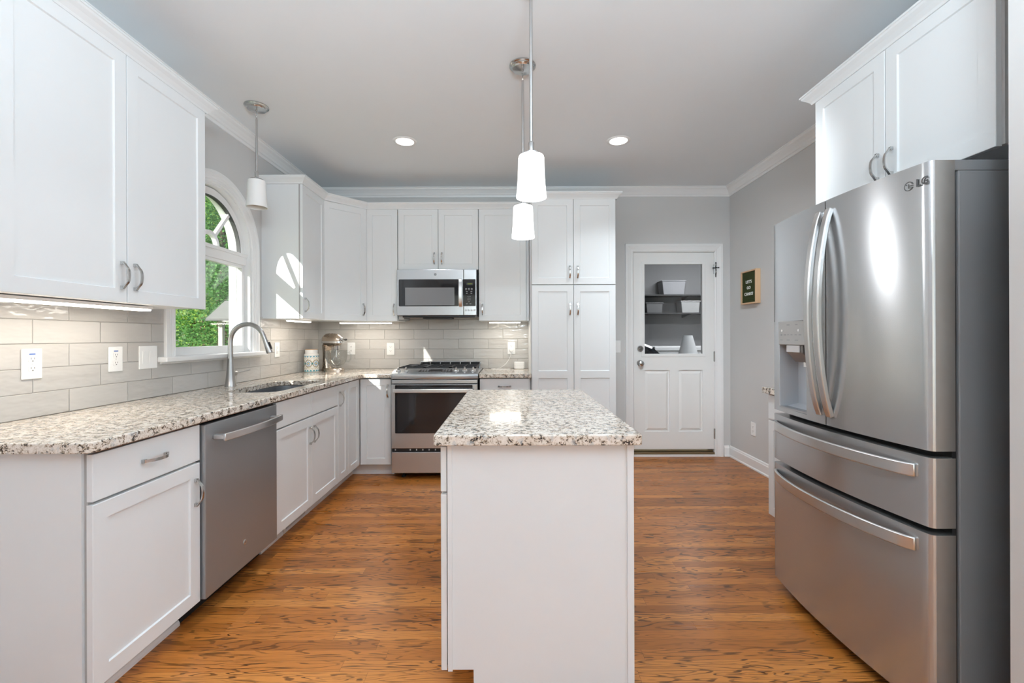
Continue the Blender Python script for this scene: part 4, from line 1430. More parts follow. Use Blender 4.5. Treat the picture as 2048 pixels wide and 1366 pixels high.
# burners and three grates
for x, y, r_ in ((AX0 + 0.14, 4.13, .036), (AX0 + 0.14, 4.40, .030), (AC, 4.27, .045), (AX1 - 0.14, 4.13, .042), (AX1 - 0.14, 4.40, .030)):
    part('burner', MB().lathe([(0, 0), (r_ * 1.25, 0), (r_ * 1.25, 0.006), (r_, 0.008), (r_, 0.018), (r_ * 0.8, 0.022), (0, 0.022)], (x, y, 0.930), 24), M['iron'], rg)
gw = (AX1 - AX0 - 0.05) / 3
for i in range(3):
    gx = AX0 + 0.025 + i * gw
    g_ = MB()
    zt0, zt1 = 0.950, 0.966
    for yy in (4.050, 4.480):
        g_.box(gx + 0.002, yy, zt0, gx + gw - 0.002, yy + 0.013, zt1)
    for xx in (gx + 0.002, gx + gw - 0.015):
        g_.box(xx, 4.050, zt0, xx + 0.013, 4.493, zt1)
    for f in (0.33, 0.66):
        g_.box(gx + 0.005, 4.05 + 0.43 * f, zt0 + .002, gx + gw - 0.005, 4.061 + 0.43 * f, zt1 + 0.002)
    g_.box(gx + gw / 2 - 0.005, 4.055, zt0 + .002, gx + gw / 2 + 0.005, 4.488, zt1 + 0.002)
    for xx in (gx + 0.004, gx + gw - 0.016):
        for yy in (4.052, 4.480):
            g_.box(xx, yy, 0.930, xx + 0.012, yy + 0.012, zt0)
    part('grate', g_, M['iron'], rg)
# rear vent trim with slots
vt = MB()
vx0, vx1 = AX0 + 0.13, AX1 - 0.02
vt.box(vx0, 4.515, 0.925, vx1, 4.565, 0.962)
vt.box(vx0, 4.515, 0.985, vx1, 4.565, 0.993)
m_ = 6
for i in range(m_ + 1):
    x = vx0 + (vx1 - vx0) * i / m_
    vt.box(x - 0.006, 4.515, 0.962, x + 0.006, 4.565, 0.985)
tv = part('vent_trim', vt, M['steel_x'], rg, bevel=0.003)
part('vent_void', MB().box(vx0 + 0.012, 4.548, 0.962, vx1 - 0.012, 4.562, 0.985), M['black'], tv)
# oven door, handle, drawer
od = part('oven_door', MB().box(AX0 + 0.004, FY, 0.272, AX1 - 0.004, 3.940, 0.828), M['steel_x'], rg, bevel=0.003)
part('oven_window', MB().prism(rounded(AX0 + 0.038, 0.404, AX1 - 0.046, 0.823, 0.008, 4), FY - 0.004, FY + 0.004, fr=lambda a, b, c: (a, c, b)), M['black_glass'], od)
hd = [(AX0 + 0.034 + (AX1 - AX0 - 0.072) * i / 16, FY - 0.050 - 0.006 * (1 - (2 * i / 16 - 1) ** 2), 0.778) for i in range(17)]
hb = MB().bar(hd, (0, 0, 1), 0.0165, 0.016)
for x in (AX0 + 0.06, AX1 - 0.066):
    hb.box(x - 0.012, FY - 0.05, 0.766, x + 0.012, FY, 0.790)
part('handle', hb, M['bar'], od, bevel=0.004)
part('vent_gap', MB().box(AX0 + 0.008, 3.890, 0.240, AX1 - 0.008, 3.945, 0.272), M['black'], rg)
for i, x in enumerate((0.03, 0.16, 0.215, 0.27, 0.325, 0.38, 0.44)):
    part('vent_slot', MB().box(AX0 + x, 3.888, 0.250, AX0 + x + 0.010, 3.890, 0.262), M['print_pale'], rg)
part('drawer', MB().box(AX0 + 0.004, FY + 0.004, 0.056, AX1 - 0.004, 3.940, 0.238), M['steel_x'], rg, bevel=0.003)

# ------------------------------------------------------------------ microwave
MX0, MX1, MZ0, MZ1, MY = -1.064, -0.302, 1.438, 1.880, 4.190
mw = thing('microwave', 'stainless steel over-the-range microwave below the short wall cabinet', 'microwave', (-0.683, 4.4, MZ0))
part('case', MB().box(MX0 + 0.004, MY + 0.035, MZ0, MX1 - 0.010, YB - 0.008, MZ1), M['charcoal'], mw)
SX = -0.436
md = part('door', MB().box(MX0, MY, MZ0 + 0.006, SX, MY + 0.035, MZ1 - 0.002), M['steel_x'], mw, bevel=0.004)
part('window_surround', MB().prism(rounded(MX0 + 0.018, 1.530, -0.482, 1.784, 0.010, 4), MY - 0.002, MY + 0.002, fr=lambda a, b, c: (a, c, b)), M['black_glass'], md)
part('window', MB().box(MX0 + 0.078, MY - 0.0026, 1.540, -0.522, MY, 1.706), M['grey_glass'], md)
mp = [(-0.462, MY - 0.014 - 0.024 * math.sin(PI * i / 12) ** 0.6, 1.526 + 0.258 * i / 12) for i in range(13)]
mh = MB().bar(mp, (1, 0, 0), 0.0175, 0.012)
mh.box(-0.476, MY - 0.02, 1.528, -0.448, MY, 1.548).box(-0.476, MY - 0.02, 1.762, -0.448, MY, 1.782)
part('handle', mh, M['bar'], md, bevel=0.004)
part('maker_ring', MB().lathe([(0.0082, 0), (0.0115, 0), (0.0115, 0.0015), (0.0082, 0.0015)], (-0.702, MY, 1.830), 24, (0, -1, 0)), M['slot'], md)
part('monogram', text_mb('GE', 0.0125, (-0.702, MY, 1.830), U_X, U_Z, NY, 0.0012, 0.8, bold=0.0003), M['slot'], md)
mc = part('control_section', MB().box(SX + 0.002, MY, MZ0 + 0.006, MX1 - 0.012, MY + 0.035, MZ1 - 0.002), M['steel_x'], mw, bevel=0.004)
kp = part('keypad', MB().prism(rounded(-0.442, 1.530, -0.322, 1.784, 0.008, 4), MY - 0.002, MY + 0.002, fr=lambda a, b, c: (a, c, b)), M['black_glass'], mc)
kt = MB()
for r_, row in enumerate(('1 2 3', '4 5 6', '7 8 9', '0')):
    merge(kt, text_mb(row, 0.011, (-0.385, MY - 0.002, 1.620 - r_ * 0.0155), U_X, U_Z, NY, 0.0006, 1.3))
for z, xs_ in ((1.698, (-.412, -.385, -.358)), (1.684, (-.412, -.385, -.358)), (1.667, (-.405, -.362)), (1.651, (-.405, -.362)), (1.552, (-.405, -.372))):
    for x in xs_:
        part('key_mark', MB().box(x - 0.008, MY - 0.0026, z - 0.0018, x + 0.008, MY - 0.002, z + 0.0018), M['print_pale'], kp)
part('key_legends', kt, M['print_pale'], kp)
part('clock', MB().box(-0.408, MY - 0.0028, 1.728, -0.345, MY - 0.002, 1.752), M['black'], kp)
part('clock_segments', MB().box(-0.398, MY - 0.0034, 1.7365, -0.356, MY - 0.0028, 1.7435), M['display'], kp)
for x in (-0.415, -0.388, -0.361, -0.334):
    part('button', MB().box(x - 0.009, MY - 0.002, 1.484, x + 0.009, MY, 1.500), M['print_pale'], mc)
gr = MB()
gr.box(MX0 + 0.05, MY + 0.012, MZ0 - 0.012, MX1 - 0.03, MY + 0.06, MZ0 + 0.004)
gr.box(-0.83, MY + 0.05, MZ0 - 0.022, -0.56, 4.45, MZ0)
part('vent_grille', gr, M['black'], mw, bevel=0.003)
part('bracket', MB().box(MX0 + 0.01, MY + 0.04, MZ0 - 0.03, MX0 + 0.055, MY + 0.30, MZ0), M['panel_grey'], mw)

# ------------------------------------------------------------------ small things on the counters
c = thing('ceramic_jar', 'white ceramic jar with a blue and green folk pattern and wooden-edged lid', 'jar', (-1.885, 4.225, 0.914))
M['jar'] = mat_jar(-1.885, 4.225, 0.914)
part('body', MB().lathe([(0, 0), (0.060, 0), (0.066, 0.003), (0.0675, 0.012), (0.0675, 0.160), (0.064, 0.170), (0.056, 0.176), (0.054, 0.181), (0, 0.181)], (-1.885, 4.225, 0.914), 40), M['jar'], c)
ld_ = part('lid', MB().lathe([(0, 0), (0.055, 0), (0.055, 0.028), (0, 0.028)], (-1.885, 4.225, 1.0955), 36), M['plastic'], c)
part('lid_rim', MB().lathe([(0, 0), (0.057, 0), (0.057, 0.005), (0, 0.005)], (-1.885, 4.225, 1.1235), 36), M['oak'], ld_)

# stand mixer, turned out of the corner
mo = Vector((-1.735, 4.340, 0.914))
hx = Vector((0.86, -0.51, 0)).normalized()
hy = Vector((-hx.y, hx.x, 0))
Q = lambda a, b, z: mo + hx * a + hy * b + U_Z * z
c = thing('stand_mixer', 'champagne metallic stand mixer with a clear glass bowl in the counter corner', 'stand mixer', mo)
bp = MB()
fp = [(0.115 * math.cos(a) * (1.25 if math.cos(a) > 0 else 1.0), 0.088 * math.sin(a)) for a in [2 * PI * i / 40 for i in range(40)]]
for z0_, z1_, k0, k1 in ((0, 0.018, 1.0, 0.99), (0.018, 0.030, 0.99, 0.90)):
    lo = [Q(a * k0, b * k0, z0_) for a, b in fp]
    hi = [Q(a * k1, b * k1, z1_) for a, b in fp]
    bp.add(lo + hi, [(i, (i + 1) % 40, 40 + (i + 1) % 40, 40 + i) for i in range(40)], 0, True)
bp.add([Q(a, b, 0) for a, b in fp], [list(range(40))])
bp.add([Q(a * .9, b * .9, 0.030) for a, b in fp], [list(range(40))])
part('base', bp, M['mixer'], c)
cl = MB()
rows = []
for f in range(9):
    z = 0.020 + 0.235 * f / 8
    w_ = 0.052 - 0.012 * math.sin(PI * f / 8)
    off = -0.068 - 0.010 * math.sin(PI * f / 8)
    dpt = 0.052 - 0.020 * math.sin(PI * f / 8)
    rows.append([Q(off + dpt * math.cos(2 * PI * i / 24), w_ * math.sin(2 * PI * i / 24), z) for i in range(24)])
vv = [p for r_ in rows for p in r_]
cl.add(vv, [(i * 24 + j, i * 24 + (j + 1) % 24, (i + 1) * 24 + (j + 1) % 24, (i + 1) * 24 + j) for i in range(8) for j in range(24)], 0, True)
part('column', cl, M['mixer'], c)


def headshell(z0_, z1_, zc, rz):
    mb = MB()
    rows = []
    nn = 22
    for i in range(nn + 1):
        f = i / nn
        a = -0.128 + 0.268 * f
        e = max(0.0, 1 - abs(2 * f - 1) ** 3.2) ** 0.5
        taper = 1.0 - 0.16 * f
        ring = []
        for j in range(28):
            th = 2 * PI * j / 28
            zz = zc + rz * e * taper * math.sin(th)
            bb = 0.060 * e * taper * math.cos(th)
            ring.append(Q(a, bb, min(max(zz, z0_), z1_)))
        rows.append(ring)
    vv = [p for r_ in rows for p in r_]
    mb.add(vv, [(i * 28 + j, i * 28 + (j + 1) % 28, (i + 1) * 28 + (j + 1) % 28, (i + 1) * 28 + j) for i in range(nn) for j in range(28)], 0, True)
    return mb


head = part('head', headshell(0.20, 0.40, 0.300, 0.072), M['mixer'], c)
bn = MB()
fp2 = []
for i in range(36):
    th = 2 * PI * i / 36
    fp2.append((0.006 + 0.136 * math.copysign(abs(math.cos(th)) ** 0.8, math.cos(th)), 0.0615 * math.copysign(abs(math.sin(th)) ** 0.8, math.sin(th))))
bn.add([Q(a, b, 0.272) for a, b in fp2] + [Q(a, b, 0.290) for a, b in fp2], [(i, (i + 1) % 36, 36 + (i + 1) % 36, 36 + i) for i in range(36)] + [list(range(36)), list(range(36, 72))], 0, True)
part('trim_band', bn, M['chrome'], head)
part('attachment_hub', MB().lathe([(0, 0), (0.020, 0), (0.022, 0.006), (0.022, 0.018), (0.014, 0.022), (0, 0.022)], Q(0.122, 0, 0.305), 22, hx), M['chrome'], head)
part('thumb_knob', MB().tube([Q(0.138, 0.018, 0.305), Q(0.138, 0.045, 0.305), Q(0.138, 0.056, 0.305)], [0.004, 0.011, 0.010], 14), M['black'], head)
part('beater_shaft', MB().lathe([(0, -0.11), (0.007, -0.11), (0.007, -0.045), (0.024, -0.040), (0.027, 0.0), (0, 0.0)], Q(0.062, 0, 0.245), 20), M['chrome'], head)
bt = MB()
for sgn in (-1, 1):
    bt.tube([Q(0.062, 0, 0.155), Q(0.062, 0.030 * sgn, 0.135), Q(0.062, 0.040 * sgn, 0.100), Q(0.062, 0.022 * sgn, 0.065), Q(0.062, 0, 0.055)], 0.004, 8)
part('beater', bt, M['chrome'], head)
bw = MB()
bwl = [(0.0, 0.0), (0.045, 0.0), (0.048, 0.010), (0.062, 0.026), (0.088, 0.062), (0.099, 0.105), (0.101, 0.166), (0.104, 0.170), (0.0985, 0.170), (0.0975, 0.105), (0.086, 0.064), (0.058, 0.028), (0.0, 0.018)]
bw.lathe(bwl, Q(0.062, 0, 0.031), 40)
bowl = part('bowl', bw, M['bowl'], c)
bh = [Q(0.062, 0, 0.031) + hv for hv in [Vector((0.098, 0.0, 0.155)), Vector((0.128, 0, 0.152)), Vector((0.140, 0, 0.125)), Vector((0.138, 0, 0.085)), Vector((0.118, 0, 0.062)), Vector((0.092, 0, 0.066))]]
part('bowl_handle', MB().tube(bh, 0.0075, 12), M['bowl'], bowl)

c = solo('smart_speaker', MB().prism(rounded(0.040, 4.475, 0.145, 4.545, 0.022, 5), 0.9145, 0.986), M['plastic'], 'small white box-shaped speaker on the counter beside the pantry', 'speaker', (0.092, 4.51, 0.914), bevel=0.008, seg=3)
part('seam', MB().prism(rounded(0.0395, 4.4745, 0.1455, 4.5455, 0.022, 5), 0.9485, 0.9500), M['print_pale'], c)

# ------------------------------------------------------------------ outlets and switches


def plate(name, label, cat, c_, u, n, kind, group=None, w_=0.0785, h_=0.124):
    """wall plate centred on c_ (on the wall face)"""
    c_, u, n = Vector(c_), Vector(u), Vector(n)
    r = thing(name, label, cat, c_, group)
    P = lambda a, b, d: c_ + u * a + U_Z * b + n * d
    pl = part('cover_plate', MB().obox(P(-w_ / 2, -h_ / 2, 0.0005), u, U_Z, n, w_, h_, 0.006), M['plastic'], r, bevel=0.0025)
    if kind in ('duplex', 'plugged', 'sticker'):
        for s_ in (-1, 1):
            pf = [(0.0170 * math.copysign(min(1, abs(math.cos(t)) * 1.25), math.cos(t)), 0.0140 * math.sin(t)) for t in [2 * PI * i / 24 for i in range(24)]]
            sk = part('socket', MB().prism(pf, 0.0060, 0.0085, fr=lambda a, b, d: P(a, b + s_ * 0.0195, d)), M['plastic'], r)
            sm = MB()
            for a in (-0.0063, 0.0063):
                sm.obox(P(a - 0.0011, s_ * 0.0195 - 0.001, 0.0080), u, U_Z, n, 0.0022, 0.0078, 0.0008)
            sm.obox(P(-0.0023, s_ * 0.0195 - 0.0100, 0.0080), u, U_Z, n, 0.0046, 0.0048, 0.0008)
            part('slots', sm, M['slot'], sk)
        part('screw', MB().lathe([(0, 0), (0.0032, 0), (0.002, 0.0012), (0, 0.0014)], P(0, 0, 0.0065), 12, n), M['bar'], r)
        if kind == 'sticker':
            part('printed_strip', MB().obox(P(-0.012, 0.0375, 0.0066), u, U_Z, n, 0.024, 0.0055, 0.0004), M['blue'], r, label='blue printed strip')
    elif kind == 'decora':
        part('insert', MB().obox(P(-0.0165, -0.033, 0.0062), u, U_Z, n, 0.033, 0.066, 0.0025), M['plastic'], r, bevel=0.001)
        sm = MB()
        for s_ in (-1, 1):
            for a in (-0.0063, 0.0063):
                sm.obox(P(a - 0.0011, s_ * 0.020 - 0.001, 0.0086), u, U_Z, n, 0.0022, 0.0078, 0.0005)
            sm.obox(P(-0.0023, s_ * 0.020 - 0.0095, 0.0086), u, U_Z, n, 0.0046, 0.0046, 0.0005)
        part('slots', sm, M['slot'], r)
    elif kind in ('rocker', 'rocker2'):
        for a in ((0,) if kind == 'rocker' else (-0.023, 0.023)):
            rk = MB()
            v = [P(a - 0.0165, -0.033, 0.006), P(a + 0.0165, -0.033, 0.006), P(a + 0.0165, 0.033, 0.006), P(a - 0.0165, 0.033, 0.006),
                 P(a - 0.0165, -0.033, 0.0075), P(a + 0.0165, -0.033, 0.0075), P(a + 0.0165, 0.0, 0.0085), P(a - 0.0165, 0.0, 0.0085), P(a + 0.0165, 0.033, 0.0115), P(a - 0.0165, 0.033, 0.0115)]
            rk.add(v, [(0, 3, 2, 1), (4, 5, 6, 7), (7, 6, 8, 9), (0, 1, 5, 4), (1, 2, 8, 6, 5), (2, 3, 9, 8), (3, 0, 4, 7, 9)])
            part('rocker', rk, M['plastic'], r)
    return r


zo = 1.137
plate('wall_outlet', 'white wall outlet with a blue printed strip, first one under the LED light bar', 'outlet', (TL, 1.831, zo), U_Y, NX, 'sticker', 'outlets with a blue strip')
plate('wall_outlet', 'white wall outlet with a blue printed strip, beside the double light switch', 'outlet', (TL, 2.220, zo), U_Y, NX, 'sticker', 'outlets with a blue strip')
plate('light_switch', 'white double rocker switch on the tiles beside the window sill', 'switch', (TL, 2.420, zo), U_Y, NX, 'rocker2', w_=0.120)
plate('wall_outlet', 'white narrow wall outlet on the tiles between the faucet and the patterned jar', 'outlet', (TL, 3.760, zo), U_Y, NX, 'decora')
plate('wall_outlet', 'white wall outlet on the back tiles directly right of the stand mixer', 'outlet', (-1.633, TB, 1.124), U_X, NY, 'decora')
plate('wall_outlet', 'white wall outlet on the back tiles close to the left edge of the range', 'outlet', (-1.228, TB, 1.120), U_X, NY, 'decora')
po = plate('wall_outlet', 'white wall outlet with a charger plugged in above the small speaker', 'outlet', (0.014, TB, 1.124), U_X, NY, 'decora')
plate('light_switch', 'white rocker switch on the strip of wall between pantry and garage door', 'switch', (1.100, YB, 1.135), U_X, NY, 'rocker')
plate('wall_outlet', 'white wall outlet low on the right wall above the baseboard', 'outlet', (XR, 4.150, 0.372), U_Y, NXM, 'decora')
ch = thing('charger', 'white plug-in charger with a looped white cord on the counter', 'charger', (0.010, TB - 0.03, 1.103))
part('plug', MB().lathe([(0, 0), (0.018, 0), (0.019, 0.012), (0.016, 0.030), (0, 0.032)], (0.010, TB - 0.0095, 1.103), 20, (0, -1, 0)), M['plastic'], ch)
cp_ = [(0.010, TB - 0.030, 1.088), (0.006, TB - 0.040, 1.055), (-0.012, TB - 0.050, 1.010), (-0.050, TB - 0.060, 0.960), (-0.095, TB - 0.070, 0.930), (-0.140, TB - 0.085, 0.919), (-0.185, TB - 0.100, 0.9165),
       (-0.160, TB - 0.130, 0.9165), (-0.095, TB - 0.150, 0.9165), (-0.020, TB - 0.130, 0.9165), (0.0, TB - 0.095, 0.9165), (-0.040, TB - 0.062, 0.9165), (-0.100, TB - 0.050, 0.9165), (-0.165, TB - 0.065, 0.9175), (-0.195, TB - 0.095, 0.9165)]


def smooth_path(pts, sub=6):
    pts = [Vector(p) for p in pts]
    out = []
    for i in range(len(pts) - 1):
        p0, p1, p2, p3 = pts[max(i - 1, 0)], pts[i], pts[i + 1], pts[min(i + 2, len(pts) - 1)]
        for k_ in range(sub):
            t_ = k_ / sub
            out.append(0.5 * ((2 * p1) + (p2 - p0) * t_ + (2 * p0 - 5 * p1 + 4 * p2 - p3) * t_ ** 2 + (3 * p1 - p0 - 3 * p2 + p3) * t_ ** 3))
    return out + [pts[-1]]


part('cord', MB().tube(smooth_path(cp_), 0.0021, 8), M['plastic'], ch)

# ------------------------------------------------------------------ letter board and the cross
c = thing('letter_board', 'green felt letter board in a pale oak frame hanging on the right wall', 'sign', (XR, 4.157, 1.545))
bx0, by0, by1, bz0, bz1 = XR - 0.047, 4.026, 4.288, 1.540, 1.852
for nm_, a in (('frame_rail', (by0, bz0, by1, bz0 + 0.013)), ('frame_rail', (by0, bz1 - 0.013, by1, bz1)), ('frame_stile', (by0, bz0 + 0.013, by0 + 0.013, bz1 - 0.013)), ('frame_stile', (by1 - 0.013, bz0 + 0.013, by1, bz1 - 0.013))):
    part(nm_, MB().box(bx0, a[0], a[1], XR - 0.001, a[2], a[3]), M['oak'], c, bevel=0.0015)
fm = MB()
fm.box(bx0 + 0.014, by0 + 0.013, bz0 + 0.013, bx0 + 0.022, by1 - 0.013, bz1 - 0.013)
for i in range(26):
    z = bz0 + 0.018 + i * 0.0108
    fm.box(bx0 + 0.0105, by0 + 0.013, z, bx0 + 0.014, by1 - 0.013, z + 0.0062)
fe = part('felt', fm, M['felt'], c)
for txt, z in (("LET'S", 1.745), ('GO', 1.690), ('CANES!', 1.632)):
    part('lettering', text_mb(txt, 0.040, (bx0 + 0.0103, 4.158, z), -U_Y, U_Z, NXM, 0.003, 1.15, bold=0.0003), M['letter'], fe)

cr = MB()
cx, cz = 2.112, 1.936
yb_ = YB - 0.027
cr.tube([(cx - .004, yb_, cz + 0.062), (cx + .003, yb_, cz + 0.03), (cx - .003, yb_, cz), (cx + .004, yb_, cz - 0.05), (cx + .001, yb_, cz - 0.092)], 0.0035, 10)
cr.tube([(cx + .006, yb_, cz + 0.060), (cx - .003, yb_, cz + 0.02), (cx + .005, yb_, cz - 0.02), (cx - .004, yb_, cz - 0.06), (cx - .002, yb_, cz - 0.092)], 0.0030, 10)
cr.tube([(cx - 0.034, yb_ - .003, cz + 0.004), (cx, yb_ - .003, cz + 0.012), (cx + 0.034, yb_ - .003, cz + 0.002)], 0.0030, 10)
cr.tube([(cx - 0.034, yb_ - .003, cz - 0.002), (cx, yb_ - .003, cz + 0.004), (cx + 0.034, yb_ - .003, cz + 0.010)], 0.0028, 10)
solo('wall_cross', cr, M['iron'], 'small twisted dark metal cross on the casing of the garage door', 'cross', (cx, yb_, cz - 0.09))

# ------------------------------------------------------------------ lamps


def pendant(name, label, x, y, zb, mat, lit, group):
    r = thing(name, label, 'pendant lamp', (x, y, CE), group)
    part('canopy', MB().lathe([(0, 0), (0.074, 0), (0.074, -0.006), (0.066, -0.010), (0.066, -0.014), (0.060, -0.017), (0.056, -0.024), (0.020, -0.030), (0.008, -0.034), (0, -0.034)], (x, y, CE), 36), M['nickel'], r)
    lk = MB()
    lk.tube([(x, y, CE - 0.032), (x + 0.006, y, CE - 0.044), (x + 0.006, y, CE - 0.054), (x, y, CE - 0.062), (x - 0.006, y, CE - 0.054), (x - 0.006, y, CE - 0.044), (x, y, CE - 0.033)], 0.0022, 8)
    lk.tube([(x, y, CE - 0.056), (x, y + 0.006, CE - 0.068), (x, y + 0.006, CE - 0.078), (x, y, CE - 0.086), (x, y - 0.006, CE - 0.078), (x, y - 0.006, CE - 0.068), (x, y, CE - 0.057)], 0.0022, 8)
    part('link', lk, M['nickel'], r)
    zt_ = zb + 0.178
    part('rod', MB().lathe([(0, 0), (0.0075, 0), (0.0075, CE - 0.085 - zt_ - 0.05), (0, CE - 0.085 - zt_ - 0.05)], (x, y, zt_ + 0.05), 14), M['nickel'], r)
    part('socket_cup', MB().lathe([(0, 0), (0.036, 0), (0.040, 0.004), (0.040, 0.008), (0.020, 0.012), (0.012, 0.020), (0.012, 0.055), (0.0075, 0.060), (0, 0.060)], (x, y, zt_), 28), M['nickel'], r)
    pr = [(0.0, 0.1775), (0.047, 0.1775), (0.0525, 0.1755), (0.0548, 0.168), (0.0555, 0.150), (0.0572, 0.095), (0.0606, 0.040), (0.0642, 0.006), (0.0645, 0.0), (0.0605, 0.0), (0.0568, 0.04), (0.0535, 0.095), (0.052, 0.150), (0.047, 0.168), (0, 0.171)]
    part('shade', MB().lathe(pr, (x, y, zb), 40), mat, r)
    if lit:
        lamp('bulb', 'POINT', (x, y, zb - 0.03), 6.5, (0.96, 0.98, 1.0), shadow_soft_size=0.05)
    return r


G = 'glass pendant lamps over the island'
pendant('pendant_lamp', 'nearer of two lit glass pendants over the island, its canopy above the frame', 0.0930, 1.89, 1.832, M['shade_on'], True, G)
pendant('pendant_lamp', 'farther of two lit glass pendants over the island, with its round ceiling canopy showing', 0.076, 2.50, 1.797, M['shade_on'], True, G)
pendant('pendant_lamp', 'unlit white glass pendant hanging in front of the arched window', -1.664, 2.93, 2.098, M['shade_off'], False, None)

for i, (x, y, lb) in enumerate(((-0.813, 3.464, 'round recessed ceiling light nearer the range and the window'), (0.850, 3.464, 'round recessed ceiling light nearer the garage door'))):
    r = thing('recessed_light', lb, 'ceiling light', (x, y, CE), 'recessed ceiling lights')
    part('trim_ring', MB().lathe([(0.066, -0.001), (0.070, -0.006), (0.088, -0.004), (0.092, 0.0), (0.066, 0.0)], (x, y, CE), 40), M['plastic'], r)
    part('lens', MB().lathe([(0, -0.002), (0.066, -0.002), (0.066, 0.0), (0, 0.0)], (x, y, CE), 36), M['can'], r)
    lamp('ceiling_area_light', 'AREA', (x, y, CE - 0.012), 4.0, (0.84, 0.93, 1.0), (0, 0, -1), shape='DISK', size=0.13, spread=math.radians(88))
# added fill lights above the frame, no fixtures; right one aimed at the door
lamp('ceiling_area_light', 'AREA', (-0.813, 1.70, CE - 0.012), 3.0, (0.84, 0.93, 1.0), (0, 0, -1), shape='DISK', size=0.13, spread=math.radians(88))
lamp('ceiling_area_light', 'AREA', (0.850, 1.70, CE - 0.012), 7.5, (0.84, 0.93, 1.0), (0.40, 0.86, -0.62), shape='DISK', size=0.13, spread=math.radians(58))



def ledbar(label, x0, y0, x1, y1, z, e):
    """flat light bar under a wall cabinet"""
    r = thing('light_bar', label, 'light', ((x0 + x1) / 2, (y0 + y1) / 2, z), 'LED bars under the wall cabinets')
    part('housing', MB().box(x0 - 0.004, y0 - 0.004, z + 0.008, x1 + 0.004, y1 + 0.004, z + 0.0215), M['plastic'], r, bevel=0.002)
    part('diffuser', MB().box(x0, y0, z, x1, y1, z + 0.010), M['led'], r, bevel=0.003)
    lx, ly = x1 - x0, y1 - y0
    l_ = lamp('led', 'AREA', ((x0 + x1) / 2, (y0 + y1) / 2, z - 0.004), e, (1.0, 0.90, 0.76), (0, 0, -1), shape='RECTANGLE')
    l_.rotation_euler = (0, 0, 0)
    l_.data.size, l_.data.size_y = lx, ly


ledbar('long glowing LED bar under the big wall cabinet left of the window', -1.80, 1.44, -1.748, 2.17, UB - 0.022, 1.5)
ledbar('glowing LED bar under the narrow wall cabinet right of the window', -1.80, 3.58, -1.765, 3.95, UB - 0.024, 1.0)
ledbar('glowing LED bar under the corner cabinets above the stand mixer', -1.66, 4.335, -1.16, 4.37, UB - 0.022, 1.3)
ledbar('short glowing LED bar under the wall cabinet left of the pantry', -0.20, 4.335, 0.10, 4.37, UB - 0.022, 0.9)

# ------------------------------------------------------------------ garage seen through the door glass
g_ = MB()
g_.box(0.2, 8.3, -0.35, 6.0, 8.45, 2.9)
struct('wall_garage', g_, M['garage_wall'], 'grey garage wall beyond the door glass')
struct('wall_garage_side', MB().box(5.9, YB + 0.15, -0.35, 6.05, 8.3, 2.9).box(0.05, YB + 0.15, -0.35, 0.2, 8.45, 2.9), M['garage_wall'])
struct('ceiling_garage', MB().box(0.05, YB + 0.15, 2.9, 6.05, 8.45, 3.0), M['garage_wall'])
struct('floor_garage', MB().box(0.05, YB + 0.15, -0.40, 6.05, 8.45, -0.35), M['concrete'])
lamp('garage_fill_light', 'AREA', (2.9, 5.15, 2.8), 60, (0.95, 0.97, 1.0), (0, 0.1, -1), shape='RECTANGLE', size=1.2, size_y=0.3)  # added fill lights for the garage interior, no lamp fixtures there
lamp('garage_fill_light', 'AREA', (3.3, 7.0, 2.8), 55, (0.95, 0.97, 1.0), (0, 0.1, -1), shape='RECTANGLE', size=1.2, size_y=0.3)
for z, dep, lb in ((1.985, 0.35, 'upper dark garage shelf seen through the door glass'), (1.655, 0.40, 'lower dark garage shelf seen through the door glass')):
    sh_ = thing('garage_shelf', lb, 'shelf', (3.3, 8.1, z), 'garage shelves')
    part('board', MB().box(1.9, 8.3 - dep, z - 0.022, 4.8, 8.299, z), M['shelf_dark'], sh_)
    for x in (2.2, 3.2, 4.4):
        part('bracket', MB().prism([(8.299, z - 0.022), (8.299, z - 0.08), (8.285, z - 0.08), (8.3 - dep + 0.03, z - 0.03), (8.3 - dep + 0.03, z - 0.022)], x, x + 0.02, fr=lambda a, b, c: (c, a, b)), M['shelf_dark'], sh_)
bxs = ((2.95, 0.42, 0.24, 1.985, 'print_grey', 'grey storage bin on the upper garage shelf'), (3.25, 0.34, 0.20, 1.655, 'panel_grey', 'pale storage bin on the lower garage shelf'), (2.60, 0.30, 0.17, 1.655, 'rubber', 'dark storage bin on the lower garage shelf'))
for x, w_, h_, z, mt, lb in bxs:
    r = thing('storage_bin', lb, 'bin', (x, 8.12, z))
    part('tub', MB().prism([(-w_ / 2 * .88, 0), (w_ / 2 * .88, 0), (w_ / 2, h_), (-w_ / 2, h_)], 8.0, 8.26, fr=lambda a, b, c: (x + a, c, z + 0.001 + b)), M[mt], r, bevel=0.01)
    part('lid', MB().box(x - w_ / 2 - 0.012, 7.99, z + h_, x + w_ / 2 + 0.012, 8.27, z + h_ + 0.02), M[mt], r, bevel=0.006)
# long work counter with a pale front below the shelves
r = thing('storage_chest', 'pale low chest along the garage wall seen through the door glass', 'chest', (3.2, 8.0, -0.35))
part('body', MB().box(2.5, 7.65, -0.35, 4.3, 8.28, 0.98), M['white_out'], r, bevel=0.02)
part('lid', MB().box(2.48, 7.63, 0.985, 4.32, 8.28, 1.06), M['white_out'], r, bevel=0.015)
